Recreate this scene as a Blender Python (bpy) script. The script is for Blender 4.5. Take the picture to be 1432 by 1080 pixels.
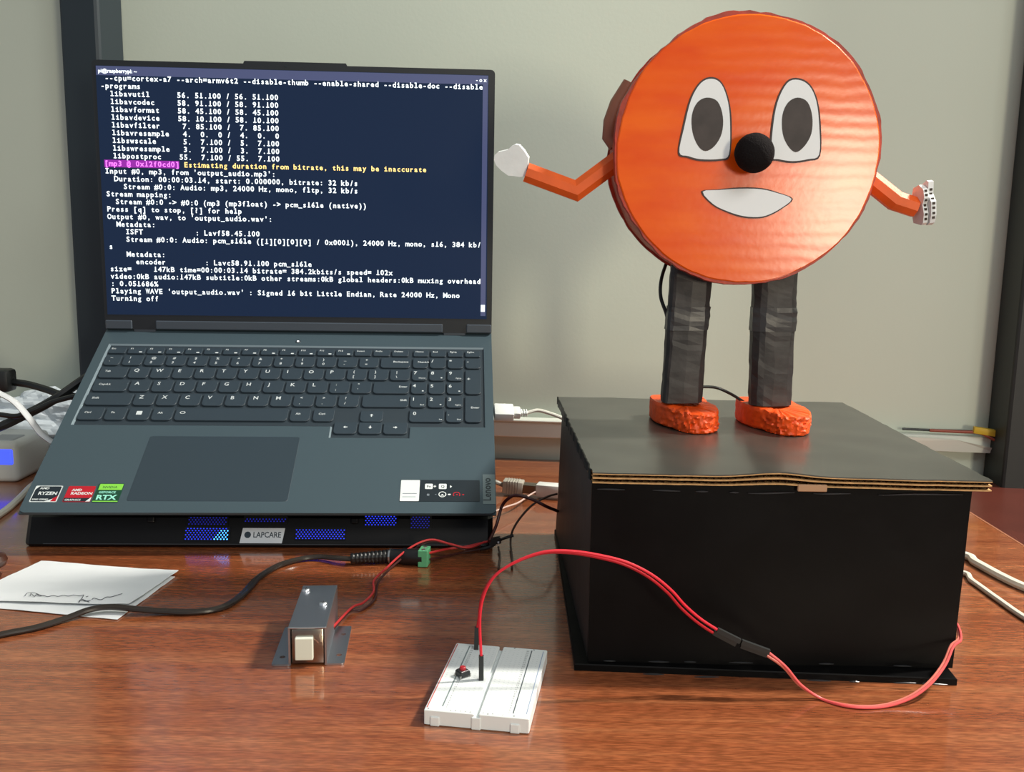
import bpy, bmesh, math, random
from math import sin, cos, pi, radians, sqrt
from mathutils import Vector, Matrix, noise
random.seed(7)
for o in list(bpy.data.objects): bpy.data.objects.remove(o)
S = bpy.context.scene
COL = S.collection

# ------------------------------------------------------------------ camera
FPX, PITCH, ROLL, CAMH = 1346.8, .1605, .0173, .2518
_rt = Vector((1, 0, 0)); _fw = Vector((0, cos(PITCH), -sin(PITCH))); _up = _rt.cross(_fw)
RT = cos(ROLL)*_rt + sin(ROLL)*_up; UP = -sin(ROLL)*_rt + cos(ROLL)*_up; FW = _fw
CAM = Vector((0, 0, CAMH))
cd = bpy.data.cameras.new('camera'); co = bpy.data.objects.new('camera', cd); COL.objects.link(co)
cd.sensor_fit = 'HORIZONTAL'; cd.sensor_width = 36; cd.lens = 36*FPX/1432; cd.clip_start = .01; cd.clip_end = 50
m = Matrix((( RT.x, UP.x, -FW.x, 0), (RT.y, UP.y, -FW.y, 0), (RT.z, UP.z, -FW.z, CAMH), (0, 0, 0, 1)))
co.matrix_world = m
S.camera = co

# ------------------------------------------------------------------ world, lamps, exposure
w = bpy.data.worlds.new('world'); S.world = w; w.use_nodes = True
bg = w.node_tree.nodes['Background']; bg.inputs[0].default_value = (.86, .93, 1.0, 1); bg.inputs[1].default_value = .31
def area(name, loc, target, sx, sy, power, col):
    d = bpy.data.lights.new(name, 'AREA'); d.shape = 'RECTANGLE'; d.size = sx; d.size_y = sy; d.energy = power; d.color = col
    o = bpy.data.objects.new(name, d); COL.objects.link(o); o.location = loc
    o.rotation_euler = (Vector(target)-Vector(loc)).to_track_quat('-Z', 'Y').to_euler()
    return o
area('ceiling_tube_lamp', (1.28, .76, 1.46), (0, .62, .1), .08, .24, 50, (1, .94, .84))
area('front_fill_lamp', (.75, -.75, 1.55), (.0, .8, .25), .9, .5, 13, (1, .98, .93))  # unseen fill lamp added in front to brighten the face
area('face_fill_light', (.94, -1.5, .34), (.15, .65, .25), .22, .40, 14, (1, .88, .66))  # unseen light added behind the camera for the face's highlight and fill
S.view_settings.view_transform = 'Standard'; S.view_settings.look = 'None'
S.view_settings.exposure = 0.13; S.view_settings.gamma = 1; S.view_settings.use_curve_mapping = False

# ------------------------------------------------------------------ pixel -> place helpers
def ray(x, y): return FW + RT*((x-716)/FPX) - UP*((y-540)/FPX)
def gz(x, y, z=0.0): d = ray(x, y); return CAM + d*((z-CAMH)/d.z)
def gy(x, y, Y): d = ray(x, y); return CAM + d*(Y/d.y)
def gp(x, y, p0, n): d = ray(x, y); return CAM + d*((Vector(p0)-CAM).dot(n)/d.dot(n))
def lin(c):
    def f(v): v /= 255; return v/12.92 if v <= .04045 else ((v+.055)/1.055)**2.4
    return tuple(f(v) for v in c)+(1,)

# ------------------------------------------------------------------ materials
MATS = {}
def mat(name, rgb, rough=.5, metal=0, spec=.5, emit=None, estr=0, nscale=None, namt=.0, bump=0, bscale=200, coat=0, alpha=1, trans=0):
    if name in MATS: return MATS[name]
    mt = bpy.data.materials.new(name); mt.use_nodes = True; nt = mt.node_tree; b = nt.nodes['Principled BSDF']
    b.inputs['Base Color'].default_value = lin(rgb); b.inputs['Roughness'].default_value = rough
    b.inputs['Metallic'].default_value = metal; b.inputs['Specular IOR Level'].default_value = spec
    b.inputs['Coat Weight'].default_value = coat; b.inputs['Coat Roughness'].default_value = .15
    b.inputs['Alpha'].default_value = alpha; b.inputs['Transmission Weight'].default_value = trans
    if emit: b.inputs['Emission Color'].default_value = lin(emit); b.inputs['Emission Strength'].default_value = estr
    tc = nt.nodes.new('ShaderNodeTexCoord')
    if namt or nscale:
        n = nt.nodes.new('ShaderNodeTexNoise'); n.inputs['Scale'].default_value = nscale or 30; n.inputs['Detail'].default_value = 6
        nt.links.new(tc.outputs['Object'], n.inputs['Vector'])
        r = nt.nodes.new('ShaderNodeValToRGB'); c = lin(rgb)
        r.color_ramp.elements[0].position = .3; r.color_ramp.elements[1].position = .7
        r.color_ramp.elements[0].color = tuple(max(0, v*(1-namt)) for v in c[:3])+(1,)
        r.color_ramp.elements[1].color = tuple(min(1, v*(1+namt)) for v in c[:3])+(1,)
        nt.links.new(n.outputs['Fac'], r.inputs[0]); nt.links.new(r.outputs[0], b.inputs['Base Color'])
    if bump:
        n = nt.nodes.new('ShaderNodeTexNoise'); n.inputs['Scale'].default_value = bscale; n.inputs['Detail'].default_value = 4
        nt.links.new(tc.outputs['Object'], n.inputs['Vector'])
        bm_ = nt.nodes.new('ShaderNodeBump'); bm_.inputs['Strength'].default_value = bump; bm_.inputs['Distance'].default_value = .001
        nt.links.new(n.outputs['Fac'], bm_.inputs['Height']); nt.links.new(bm_.outputs[0], b.inputs['Normal'])
    MATS[name] = mt
    return mt

def wood_material():
    mt = bpy.data.materials.new('mahogany_laminate'); mt.use_nodes = True; nt = mt.node_tree; b = nt.nodes['Principled BSDF']
    L = nt.links.new; N = nt.nodes.new
    tc = N('ShaderNodeTexCoord'); mp = N('ShaderNodeMapping'); mp.inputs['Scale'].default_value = (1.3, 60, 1); mp.inputs['Rotation'].default_value = (0, 0, radians(-1))
    L(tc.outputs['Object'], mp.inputs[0])
    n1 = N('ShaderNodeTexNoise'); n1.inputs['Scale'].default_value = 1.4; n1.inputs['Detail'].default_value = 8; n1.inputs['Roughness'].default_value = .62; n1.inputs['Distortion'].default_value = .3
    L(mp.outputs[0], n1.inputs['Vector'])
    r1 = N('ShaderNodeValToRGB'); e = r1.color_ramp.elements
    e[0].position = .25; e[0].color = lin((116, 56, 30)); e[1].position = .78; e[1].color = lin((164, 105, 67))
    x = r1.color_ramp.elements.new(.5); x.color = lin((139, 78, 46))
    L(n1.outputs['Fac'], r1.inputs[0])
    mp2 = N('ShaderNodeMapping'); mp2.inputs['Scale'].default_value = (120, 900, 1); L(tc.outputs['Object'], mp2.inputs[0])
    n2 = N('ShaderNodeTexNoise'); n2.inputs['Scale'].default_value = 1; n2.inputs['Detail'].default_value = 3; L(mp2.outputs[0], n2.inputs['Vector'])
    r2 = N('ShaderNodeValToRGB'); e = r2.color_ramp.elements; e[0].position = .38; e[0].color = (.55, .52, .50, 1); e[1].position = .66; e[1].color = (1.6, 1.6, 1.6, 1)
    L(n2.outputs['Fac'], r2.inputs[0])
    mx = N('ShaderNodeMix'); mx.data_type = 'RGBA'; mx.blend_type = 'MULTIPLY'; mx.inputs[0].default_value = .55
    L(r1.outputs[0], mx.inputs[6]); L(r2.outputs[0], mx.inputs[7]); L(mx.outputs[2], b.inputs['Base Color'])
    b.inputs['Roughness'].default_value = .25; b.inputs['Specular IOR Level'].default_value = .5; b.inputs['Coat Weight'].default_value = .8; b.inputs['Coat Roughness'].default_value = .10; b.inputs['Coat IOR'].default_value = 1.55
    bm_ = N('ShaderNodeBump'); bm_.inputs['Strength'].default_value = .06; bm_.inputs['Distance'].default_value = .0004
    L(n2.outputs['Fac'], bm_.inputs['Height']); L(bm_.outputs[0], b.inputs['Normal'])
    return mt
WOOD = wood_material()
MATS['wood'] = WOOD

def orange_face_material():
    mt = bpy.data.materials.new('orange_painted_cardboard'); mt.use_nodes = True; nt = mt.node_tree; b = nt.nodes['Principled BSDF']
    L = nt.links.new; N = nt.nodes.new
    tc = N('ShaderNodeTexCoord')
    n = N('ShaderNodeTexNoise'); n.inputs['Scale'].default_value = 22; n.inputs['Detail'].default_value = 7
    mp = N('ShaderNodeMapping'); mp.inputs['Scale'].default_value = (1, 1, 2.6); L(tc.outputs['Object'], mp.inputs[0]); L(mp.outputs[0], n.inputs['Vector'])
    r = N('ShaderNodeValToRGB'); e = r.color_ramp.elements; e[0].position = .3; e[0].color = lin((236, 80, 4)); e[1].position = .72; e[1].color = lin((250, 106, 12))
    L(n.outputs['Fac'], r.inputs[0]); L(r.outputs[0], b.inputs['Base Color'])
    b.inputs['Roughness'].default_value = .20
    wv = N('ShaderNodeTexWave'); wv.wave_type = 'BANDS'; wv.bands_direction = 'Z'; wv.inputs['Scale'].default_value = 38; wv.inputs['Distortion'].default_value = 2.5; wv.inputs['Detail'].default_value = 2
    L(tc.outputs['Object'], wv.inputs['Vector'])
    n3 = N('ShaderNodeTexNoise'); n3.inputs['Scale'].default_value = 260; L(tc.outputs['Object'], n3.inputs['Vector'])
    n5 = N('ShaderNodeTexNoise'); n5.inputs['Scale'].default_value = 16; n5.inputs['Detail'].default_value = 3; L(tc.outputs['Object'], n5.inputs['Vector'])
    wm = N('ShaderNodeMath'); wm.operation = 'MULTIPLY'; L(wv.outputs['Fac'], wm.inputs[0]); L(n5.outputs['Fac'], wm.inputs[1])
    ad = N('ShaderNodeMath'); ad.operation = 'MULTIPLY_ADD'; ad.inputs[1].default_value = .35; L(n3.outputs['Fac'], ad.inputs[0]); L(wm.outputs[0], ad.inputs[2])
    bp = N('ShaderNodeBump'); b.inputs['Specular IOR Level'].default_value = .42; bp.inputs['Strength'].default_value = .12; bp.inputs['Distance'].default_value = .0006
    L(ad.outputs[0], bp.inputs['Height']); L(bp.outputs[0], b.inputs['Normal'])
    return mt
ORANGE = orange_face_material()

# ------------------------------------------------------------------ mesh builder
class MB:
    def __init__(s): s.v = []; s.f = []; s.mi = []; s.T = Matrix.Identity(4)
    def add(s, vs, fs, mi=0):
        k = len(s.v); s.v += [s.T @ Vector(v) for v in vs]
        s.f += [tuple(i+k for i in f) for f in fs]; s.mi += [mi]*len(fs)
    def box(s, x0, x1, y0, y1, z0, z1, mi=0):
        s.add([(x0,y0,z0),(x1,y0,z0),(x1,y1,z0),(x0,y1,z0),(x0,y0,z1),(x1,y0,z1),(x1,y1,z1),(x0,y1,z1)],
              [(0,3,2,1),(4,5,6,7),(0,1,5,4),(1,2,6,5),(2,3,7,6),(3,0,4,7)], mi)
    def rbox(s, x0, x1, y0, y1, z0, z1, r=.001, seg=2, mi=0):
        bm = bmesh.new(); bmesh.ops.create_cube(bm, size=1)
        for v in bm.verts: v.co = Vector(((x0+x1)/2+v.co.x*(x1-x0), (y0+y1)/2+v.co.y*(y1-y0), (z0+z1)/2+v.co.z*(z1-z0)))
        bmesh.ops.bevel(bm, geom=bm.edges[:], offset=r, segments=seg, affect='EDGES', profile=.5)
        s.addbm(bm, mi)
    def addbm(s, bm, mi=0):
        bm.verts.ensure_lookup_table(); bm.verts.index_update()
        s.add([v.co.copy() for v in bm.verts], [tuple(v.index for v in f.verts) for f in bm.faces], mi); bm.free()
    def prism(s, pts, z0, z1, mi=0, bev=0, mt=None):
        n = len(pts); a = sum(pts[i][0]*pts[(i+1) % n][1]-pts[(i+1) % n][0]*pts[i][1] for i in range(n))
        if a < 0: pts = pts[::-1]
        if bev:
            cx = sum(p[0] for p in pts)/n; cy = sum(p[1] for p in pts)/n
            w_ = max(abs(p[0]-cx) for p in pts); h_ = max(abs(p[1]-cy) for p in pts)
            ins = [(cx+(p[0]-cx)*(1-bev/w_), cy+(p[1]-cy)*(1-bev/h_)) for p in pts]
            rings = [(pts, z0), (pts, z1-bev), (ins, z1)]
        else: rings = [(pts, z0), (pts, z1)]
        vs = [(p[0], p[1], z) for r, z in rings for p in r]; fs = [tuple(range(n))[::-1]]
        for k in range(len(rings)-1):
            fs += [(k*n+i, k*n+(i+1) % n, (k+1)*n+(i+1) % n, (k+1)*n+i) for i in range(n)]
        s.add(vs, fs, mi)
        k = len(rings)-1
        s.add([vs[k*n+i] for i in range(n)], [tuple(range(n))], mi if mt is None else mt)
    def tube(s, path, r, seg=10, mi=0, caps=True, flat=1.0):
        path = [Vector(p) for p in path]; n = len(path); vs = []; fs = []
        t0 = (path[1]-path[0]).normalized(); up = Vector((0, 0, 1)) if abs(t0.z) < .9 else Vector((0, 1, 0))
        nrm = (up - t0*up.dot(t0)).normalized()
        for i, p in enumerate(path):
            t = (path[min(i+1, n-1)]-path[max(i-1, 0)]).normalized()
            nrm = (nrm - t*nrm.dot(t)).normalized(); b = t.cross(nrm)
            rr = r(i/(n-1)) if callable(r) else r
            vs += [p + nrm*(cos(2*pi*k/seg)*rr*flat) + b*(sin(2*pi*k/seg)*rr) for k in range(seg)]
        for i in range(n-1):
            fs += [(i*seg+k, i*seg+(k+1) % seg, (i+1)*seg+(k+1) % seg, (i+1)*seg+k) for k in range(seg)]
        if caps: fs += [tuple(range(seg))[::-1], tuple(range((n-1)*seg, n*seg))]
        s.add(vs, fs, mi)
    def lathe(s, prof, seg=24, mi=0):       # prof: (radius, z)
        vs = []; fs = []; n = len(prof)
        for r, z in prof: vs += [(r*cos(2*pi*k/seg), r*sin(2*pi*k/seg), z) for k in range(seg)]
        for i in range(n-1): fs += [(i*seg+k, i*seg+(k+1) % seg, (i+1)*seg+(k+1) % seg, (i+1)*seg+k) for k in range(seg)]
        fs += [tuple(range(seg))[::-1], tuple(range((n-1)*seg, n*seg))]
        s.add(vs, fs, mi)
    def text(s, st, size, x, y, z=0, mi=0, align='LEFT', sx=1.0, off=.012, rot=0):
        vs, fs = textgeo(st, align, off)
        c, n = cos(rot), sin(rot)
        s.add([(x+(v[0]*size*sx)*c-(v[1]*size)*n, y+(v[0]*size*sx)*n+(v[1]*size)*c, z) for v in vs], fs, mi)
    def build(s, name, mats, parent=None, smooth=False, world=None):
        me = bpy.data.meshes.new(name)
        vs = s.v
        if parent is not None and (world is None or world):
            r = parent
            while r.parent: r = r.parent
            inv = r.matrix_basis.inverted(); vs = [inv @ v for v in vs]
        me.from_pydata([tuple(v) for v in vs], [], s.f); me.update()
        if not isinstance(mats, (list, tuple)): mats = [mats]
        for mm in mats: me.materials.append(mm)
        if len(mats) > 1: me.polygons.foreach_set('material_index', s.mi)
        if smooth:
            me.polygons.foreach_set('use_smooth', [True]*len(me.polygons))
            me.set_sharp_from_angle(angle=radians(40))
        o = bpy.data.objects.new(name, me); COL.objects.link(o)
        if parent is not None: o.parent = parent
        return o
TG = {}
def textgeo(st, align='LEFT', off=.012):
    k = (st, align, off)
    if k not in TG:
        cu = bpy.data.curves.new('t', 'FONT'); cu.body = st; cu.size = 1; cu.align_x = align; cu.resolution_u = 2; cu.offset = off; cu.fill_mode = 'FRONT'
        ob = bpy.data.objects.new('t', cu); COL.objects.link(ob)
        me = ob.to_mesh()
        TG[k] = ([tuple(v.co) for v in me.vertices], [tuple(p.vertices) for p in me.polygons])
        ob.to_mesh_clear(); bpy.data.objects.remove(ob); bpy.data.curves.remove(cu)
    return TG[k]
def tag(o, label=None, cat=None, group=None, kind=None):
    if label: o['label'] = label
    if cat: o['category'] = cat
    if group: o['group'] = group
    if kind: o['kind'] = kind
    return o
def thing(name, label, cat, loc=(0, 0, 0), M=None, group=None):
    o = bpy.data.objects.new(name, None); COL.objects.link(o); o.empty_display_size = .02
    mt = Matrix.Translation(Vector(loc))
    if M is not None: mt = mt @ M.to_4x4()
    o.matrix_basis = mt
    return tag(o, label, cat, group)
def smoothpath(pts, sub=8):
    pts = [Vector(p) for p in pts]; out = []
    P = [pts[0]*2-pts[1]]+pts+[pts[-1]*2-pts[-2]]
    for i in range(1, len(P)-2):
        a, b, c, d = P[i-1:i+3]
        for k in range(sub):
            t = k/sub
            out.append(.5*((2*b)+(c-a)*t+(2*a-5*b+4*c-d)*t*t+(3*b-a-3*c+d)*t**3))
    out.append(pts[-1]); return out
def rrect(x0, x1, y0, y1, r, seg=4):
    if not isinstance(r, (tuple, list)): r = (r,)*4           # bl, br, tr, tl
    out = []
    for (cx, cy, a0, rr) in ((x0+r[0], y0+r[0], pi, r[0]), (x1-r[1], y0+r[1], 1.5*pi, r[1]), (x1-r[2], y1-r[2], 0, r[2]), (x0+r[3], y1-r[3], .5*pi, r[3])):
        out += [(cx+rr*cos(a0+k/seg*pi/2), cy+rr*sin(a0+k/seg*pi/2)) for k in range(seg+1)]
    return out
def frame_matrix(o, xa, ya, za):
    return Matrix(((xa.x, ya.x, za.x, o.x), (xa.y, ya.y, za.y, o.y), (xa.z, ya.z, za.z, o.z), (0, 0, 0, 1)))

# ------------------------------------------------------------------ setting
WA = gz(690, 640); WYAW = radians(-4.6); WN = Vector((sin(WYAW), -cos(WYAW), 0)); WD = Vector((cos(WYAW), sin(WYAW), 0))
WF = frame_matrix(Vector((WA.x, WA.y, 0)), WD, -WN, Vector((0, 0, 1)))   # x along the wall, y into the wall, z up
def on_wall(px, py, off=0.0):
    p = gp(px, py, Vector((WA.x, WA.y, 0))+WN*off, WN); q = WF.inverted() @ p; return q
FLOOR = -.74
b = MB(); b.box(-2.2, 2.4, -1.9, 1.6, FLOOR-.03, FLOOR)
tag(b.build('floor', mat('grey_tile', (120, 115, 108), .5, nscale=4, namt=.1)), 'grey floor under the desk', 'floor', kind='structure')
b = MB(); b.T = WF; b.box(-2.2, 2.4, 0, .08, FLOOR, 2.3)
tag(b.build('wall_back', mat('cream_wall_paint', (197, 206, 192), .6, nscale=3, namt=.03, bump=.06, bscale=300)), 'cream painted wall behind the desk', 'wall', kind='structure')
# upright dark post beside the laptop screen
xr = on_wall(173, 40).x; xl = on_wall(173, 40).x
pf = .055
fl_ = (WF.inverted() @ gp(83, 40, Vector((WA.x, WA.y, 0))+WN*pf, WN)).x
b = MB(); b.T = WF; b.rbox(fl_, xr, -pf, .0, FLOOR, 2.3, .004, 2)
tag(b.build('trim_1', mat('dark_post_paint', (32, 43, 50), .45)), 'dark blue-black upright post on the wall behind the laptop', 'post', kind='structure')
xq = (WF.inverted() @ gp(1409, 600, Vector((WA.x, WA.y, 0))+WN*.05, WN)).x
b = MB(); b.T = WF; b.rbox(xq, xq+.09, -.05, .0, FLOOR, 2.3, .003, 2)
tag(b.build('trim_2', mat('black_post_paint', (22, 26, 27), .5)), 'black upright post on the wall beyond the box', 'post', kind='structure')

# desk: the long mahogany top ends at DX; a darker desk stands beyond it
e0, e1 = gz(1355, 713), gz(1432, 765); DX = (e0.x+e1.x)/2
def wall_y(x): return WA.y + (x-WA.x)*math.tan(WYAW)
yb = wall_y
root = thing('desk', 'glossy reddish mahogany desk carrying the laptop and the box', 'desk', (0, .7, FLOOR))
b = MB(); b.prism([(-1.15, .26), (DX-.0018, .26), (DX-.0018, yb(DX)-.001), (-1.15, yb(-1.15)-.001)], -.026, 0)
top = b.build('desk_top', WOOD, root)
b = MB(); b.prism([(DX-.0018, .26), (DX, .26), (DX, yb(DX)-.001), (DX-.0018, yb(DX)-.001)], -.026, .0002)
b.build('edge_band', mat('edge_band', (150, 98, 72), .4), root)
for x in (-1.12, DX-.06):
    b = MB(); b.rbox(x, x+.025, .34, yb(x)-.02 if x < 0 else yb(x)-.04, FLOOR, -.026, .001, 1); b.build('side_panel', WOOD, root)
root = thing('side_desk', 'dark maroon desk adjoining the end of the mahogany desk', 'desk', (.9, .7, FLOOR))
b = MB(); b.prism([(DX+.0012, .26), (1.6, .26), (1.6, yb(1.6)-.001), (DX+.0012, yb(DX)-.001)], -.026, -.0006)
b.build('desk_top', mat('maroon_laminate', (78, 36, 28), .3, nscale=20, namt=.12), root)
for x in (DX+.05, 1.55):
    b = MB(); b.rbox(x, x+.025, .34, yb(x)-.04, FLOOR, -.026, .001, 1); b.build('side_panel', mat('maroon_laminate', (78, 36, 28)), root)

# cable duct on the wall
z0 = on_wall(692, 607).z; z1 = on_wall(700, 586, .016).z
x1 = on_wall(1404, 630, .016).x
root = thing('cable_duct', 'white plastic cable duct along the foot of the wall', 'cable duct', WF @ Vector((0, 0, 0)))
WHITE_PL = mat('white_duct_plastic', (218, 222, 212), .35)
b = MB(); b.T = WF; b.rbox(-.9, x1, -.013, -.0005, z0, z1-.003, .001, 1); b.build('duct_body', WHITE_PL, root)
b = MB(); b.T = WF; b.rbox(-.9, .31, -.0165, -.0005, z1-.0028, z1, .001, 1); b.build('duct_cover', WHITE_PL, root)
b = MB(); b.T = WF
q = on_wall(1257, 602, .018)
b.add([(.30, -.0165, z1), (x1-.05, -.0185, z1-.006), (x1-.01, -.018, z1-.014), (x1-.005, -.0145, z1-.02), (.30, -.0145, z1-.018)], [(0, 1, 2, 3, 4)])
b.build('loose_cover_end', WHITE_PL, root)

# ------------------------------------------------------------------ laptop
LO = Vector((-.1914, .7125, .0345)); LYAW, LT, LL = .0516, .5334, 1.0453
LM = Matrix.Rotation(LYAW, 3, 'Z') @ Matrix.Rotation(LT, 3, 'X')
LAP4 = Matrix.Translation(LO) @ LM.to_4x4()
lap = thing('laptop', 'open slate grey laptop running a terminal, tilted on a cooling pad', 'laptop', LO, LM)
W2 = .1813; DD = .229; mmv = .001
SLATE = mat('slate_aluminium', (66, 82, 90), .42, .15, .4, bump=.03, bscale=1500)
SLATE_D = mat('slate_recess', (40, 51, 59), .5)
KEYM = mat('key_plastic', (46, 58, 67), .45, spec=.35)
LEG = mat('key_legend_white', (200, 208, 210), .6)
TRIM = mat('keyboard_edge', (122, 138, 146), .35, .3)
def LB():  # builder in laptop coordinates (metres)
    b = MB(); b.T = LAP4.copy(); return b
b = LB()
pr_ = [(.0002, -.0015), (.0006, -.0034), (.0170, -.0190), (DD+.012, -.0190), (DD+.028, -.0120), (DD+.028, -.0015)]; n6 = len(pr_)
b.add([(sx*W2 if k not in (2, 3) else sx*(W2-.008), y, z) for sx in (-1, 1) for k, (y, z) in enumerate(pr_)], [tuple(range(n6)), tuple(range(n6, 2*n6))[::-1]]+[(i, n6+i, n6+(i+1) % n6, (i+1) % n6) for i in range(n6)])
b.prism(rrect(-W2+.016, W2-.016, .024, DD+.008, .005), -.0208, -.019)
KX0, KX1, KY0, KY1 = -.1728, .1738, .0990, .2108; AX0, AX1, AY0 = .0426, .1100, .0850
# top skin around the sunken keyboard
for pts in ([p for p in rrect(-W2, W2, 0, AY0, (.005, .005, 0, 0))],
            [(-W2, AY0), (AX0, AY0), (AX0, KY0), (-W2, KY0)], [(AX1, AY0), (W2, AY0), (W2, KY0), (AX1, KY0)],
            [(-W2, KY0), (KX0, KY0), (KX0, KY1), (-W2, KY1)], [(KX1, KY0), (W2, KY0), (W2, KY1), (KX1, KY1)],
            [(-W2, KY1), (W2, KY1), (W2, DD+.028), (-W2, DD+.028)]):
    q = []
    for p in pts:
        if not q or (Vector(p)-Vector(q[-1])).length > 1e-5: q.append(p)
    b.prism(q, -.0015, 0)
b.build('base', SLATE, lap)
kb = LB()
kb.prism([(KX0, KY0), (AX0, KY0), (AX0, AY0), (AX1, AY0), (AX1, KY0), (KX1, KY0), (KX1, KY1), (KX0, KY1)], -.0016, -.0013)
kbo = kb.build('keyboard', SLATE_D, lap)
b = LB(); c = .0013; zt = .00005; zb_ = -.0012
def strip(p, q, d): b.add([(p[0], p[1], zt), (q[0], q[1], zt), (q[0]+d[0], q[1]+d[1], zb_), (p[0]+d[0], p[1]+d[1], zb_)], [(0, 1, 2, 3)])
strip((KX0, KY0), (KX0, KY1), (c*1.4, 0)); strip((KX0, KY1), (KX1, KY1), (0, -c)); strip((AX0, AY0), (AX0, KY0), (c, 0)); strip((AX0, AY0), (AX1, AY0), (0, c))
strip((KX0, KY0), (AX0, KY0), (0, c*.4)); strip((KX1, KY0), (KX1, KY1), (-c*.4, 0)); strip((AX1, AY0), (AX1, KY0), (-c*.5, 0))
b.build('keyboard_edge', TRIM, lap)
# keys: (legend, x0, x1, y0, y1, second legend)
keys = []
R = {'f': (196.7, 205.3), 'n': (179.3, 193.6), 'q': (161.4, 176.6), 'a': (142.9, 158.4), 'z': (124.5, 139.9), 'c': (105.5, 121.0), 'r': (90.0, 104.3)}
g = 1.9
for i, t in enumerate('Esc F1 F2 F3 F4 F5 F6 F7 F8 F9 F10 F11 F12 Insert PrtSc Delete'.split()): keys.append((t, -170+i*17.22, -170+(i+1)*17.22-g, 'f', ''))
for i, t in enumerate('Home End PgUp PgDn'.split()): keys.append((t, 108.2+i*16, 108.2+i*16+14, 'f', ''))
keys.append(('`', -170, -155.6, 'n', '~'))
for i, (t, u) in enumerate(zip('1234567890-=', '!@#$%^&*()_+')): keys.append((t, -153.6+i*19.35, -153.6+(i+1)*19.35-g, 'n', u))
keys.append(('Backspace', 78.8, 105.8, 'n', ''))
keys.append(('Tab', -169.5, -145.3, 'q', ''))
for i, t in enumerate('QWERTYUIOP'): keys.append((t, -143.7+i*19.35, -143.7+(i+1)*19.35-g, 'q', ''))
for i, (t, u) in enumerate(zip('[]', '{}')): keys.append((t, -143.7+(10+i)*19.35, -143.7+(11+i)*19.35-g, 'q', u))
keys.append(('\\', 88.5, 106.2, 'q', '|'))
keys.append(('CapsLk', -169.5, -140, 'a', ''))
for i, t in enumerate('ASDFGHJKL'): keys.append((t, -138+i*19.35, -138+(i+1)*19.35-g, 'a', ''))
for i, (t, u) in enumerate(zip(";'", ':"')): keys.append((t, -138+(9+i)*19.35, -138+(10+i)*19.35-g, 'a', u))
keys.append(('Enter', 74.8, 106.4, 'a', ''))
keys.append(('Shift', -170, -131.4, 'z', ''))
for i, t in enumerate('ZXCVBNM'): keys.append((t, -129.6+i*19.5, -129.6+(i+1)*19.5-g, 'z', ''))
for i, (t, u) in enumerate(zip(',./', '<>?')): keys.append((t, -129.6+(7+i)*19.5, -129.6+(8+i)*19.5-g, 'z', u))
keys.append(('Shift', 66.5, 107, 'z', ''))
for t, a, c_ in (('Ctrl', -170.7, -150.4), ('Fn', -148.5, -131.3), ('WIN', -129.4, -111.2), ('Alt', -109.4, -92), ('SPACE', -90.2, 4.6), ('Alt', 6.8, 23.7), ('Ctrl', 26.3, 44.0)): keys.append((t, a, c_, 'c', ''))
keys += [('LEFT', 45.5, 64.9, 'r', ''), ('DOWN', 66.5, 85.8, 'r', ''), ('RIGHT', 87.3, 107.4, 'r', ''), ('UP', 66.5, 85.8, (105.4, 119.2), '')]
NC = [(108.2, 122), (123.8, 138.2), (140.1, 154.4), (156.4, 170.6)]
for row, ts in (('n', ('NumLk', '/', '*', '-')), ('q', '789'), ('a', '456'), ('z', '123')):
    for i, t in enumerate(ts): keys.append((t, NC[i][0], NC[i][1], row, {'7': 'Home', '9': 'PgUp', '1': 'End', '3': 'PgDn'}.get(t, '') if row != 'n' else ''))
keys += [('0', 108.4, 138.2, 'c', 'Ins'), ('.', 140.1, 154.4, 'c', 'Del'), ('+', 156.4, 170.6, (142.9, 176.6), ''), ('Enter', 156.4, 170.6, (105.5, 139.9), '')]
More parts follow.
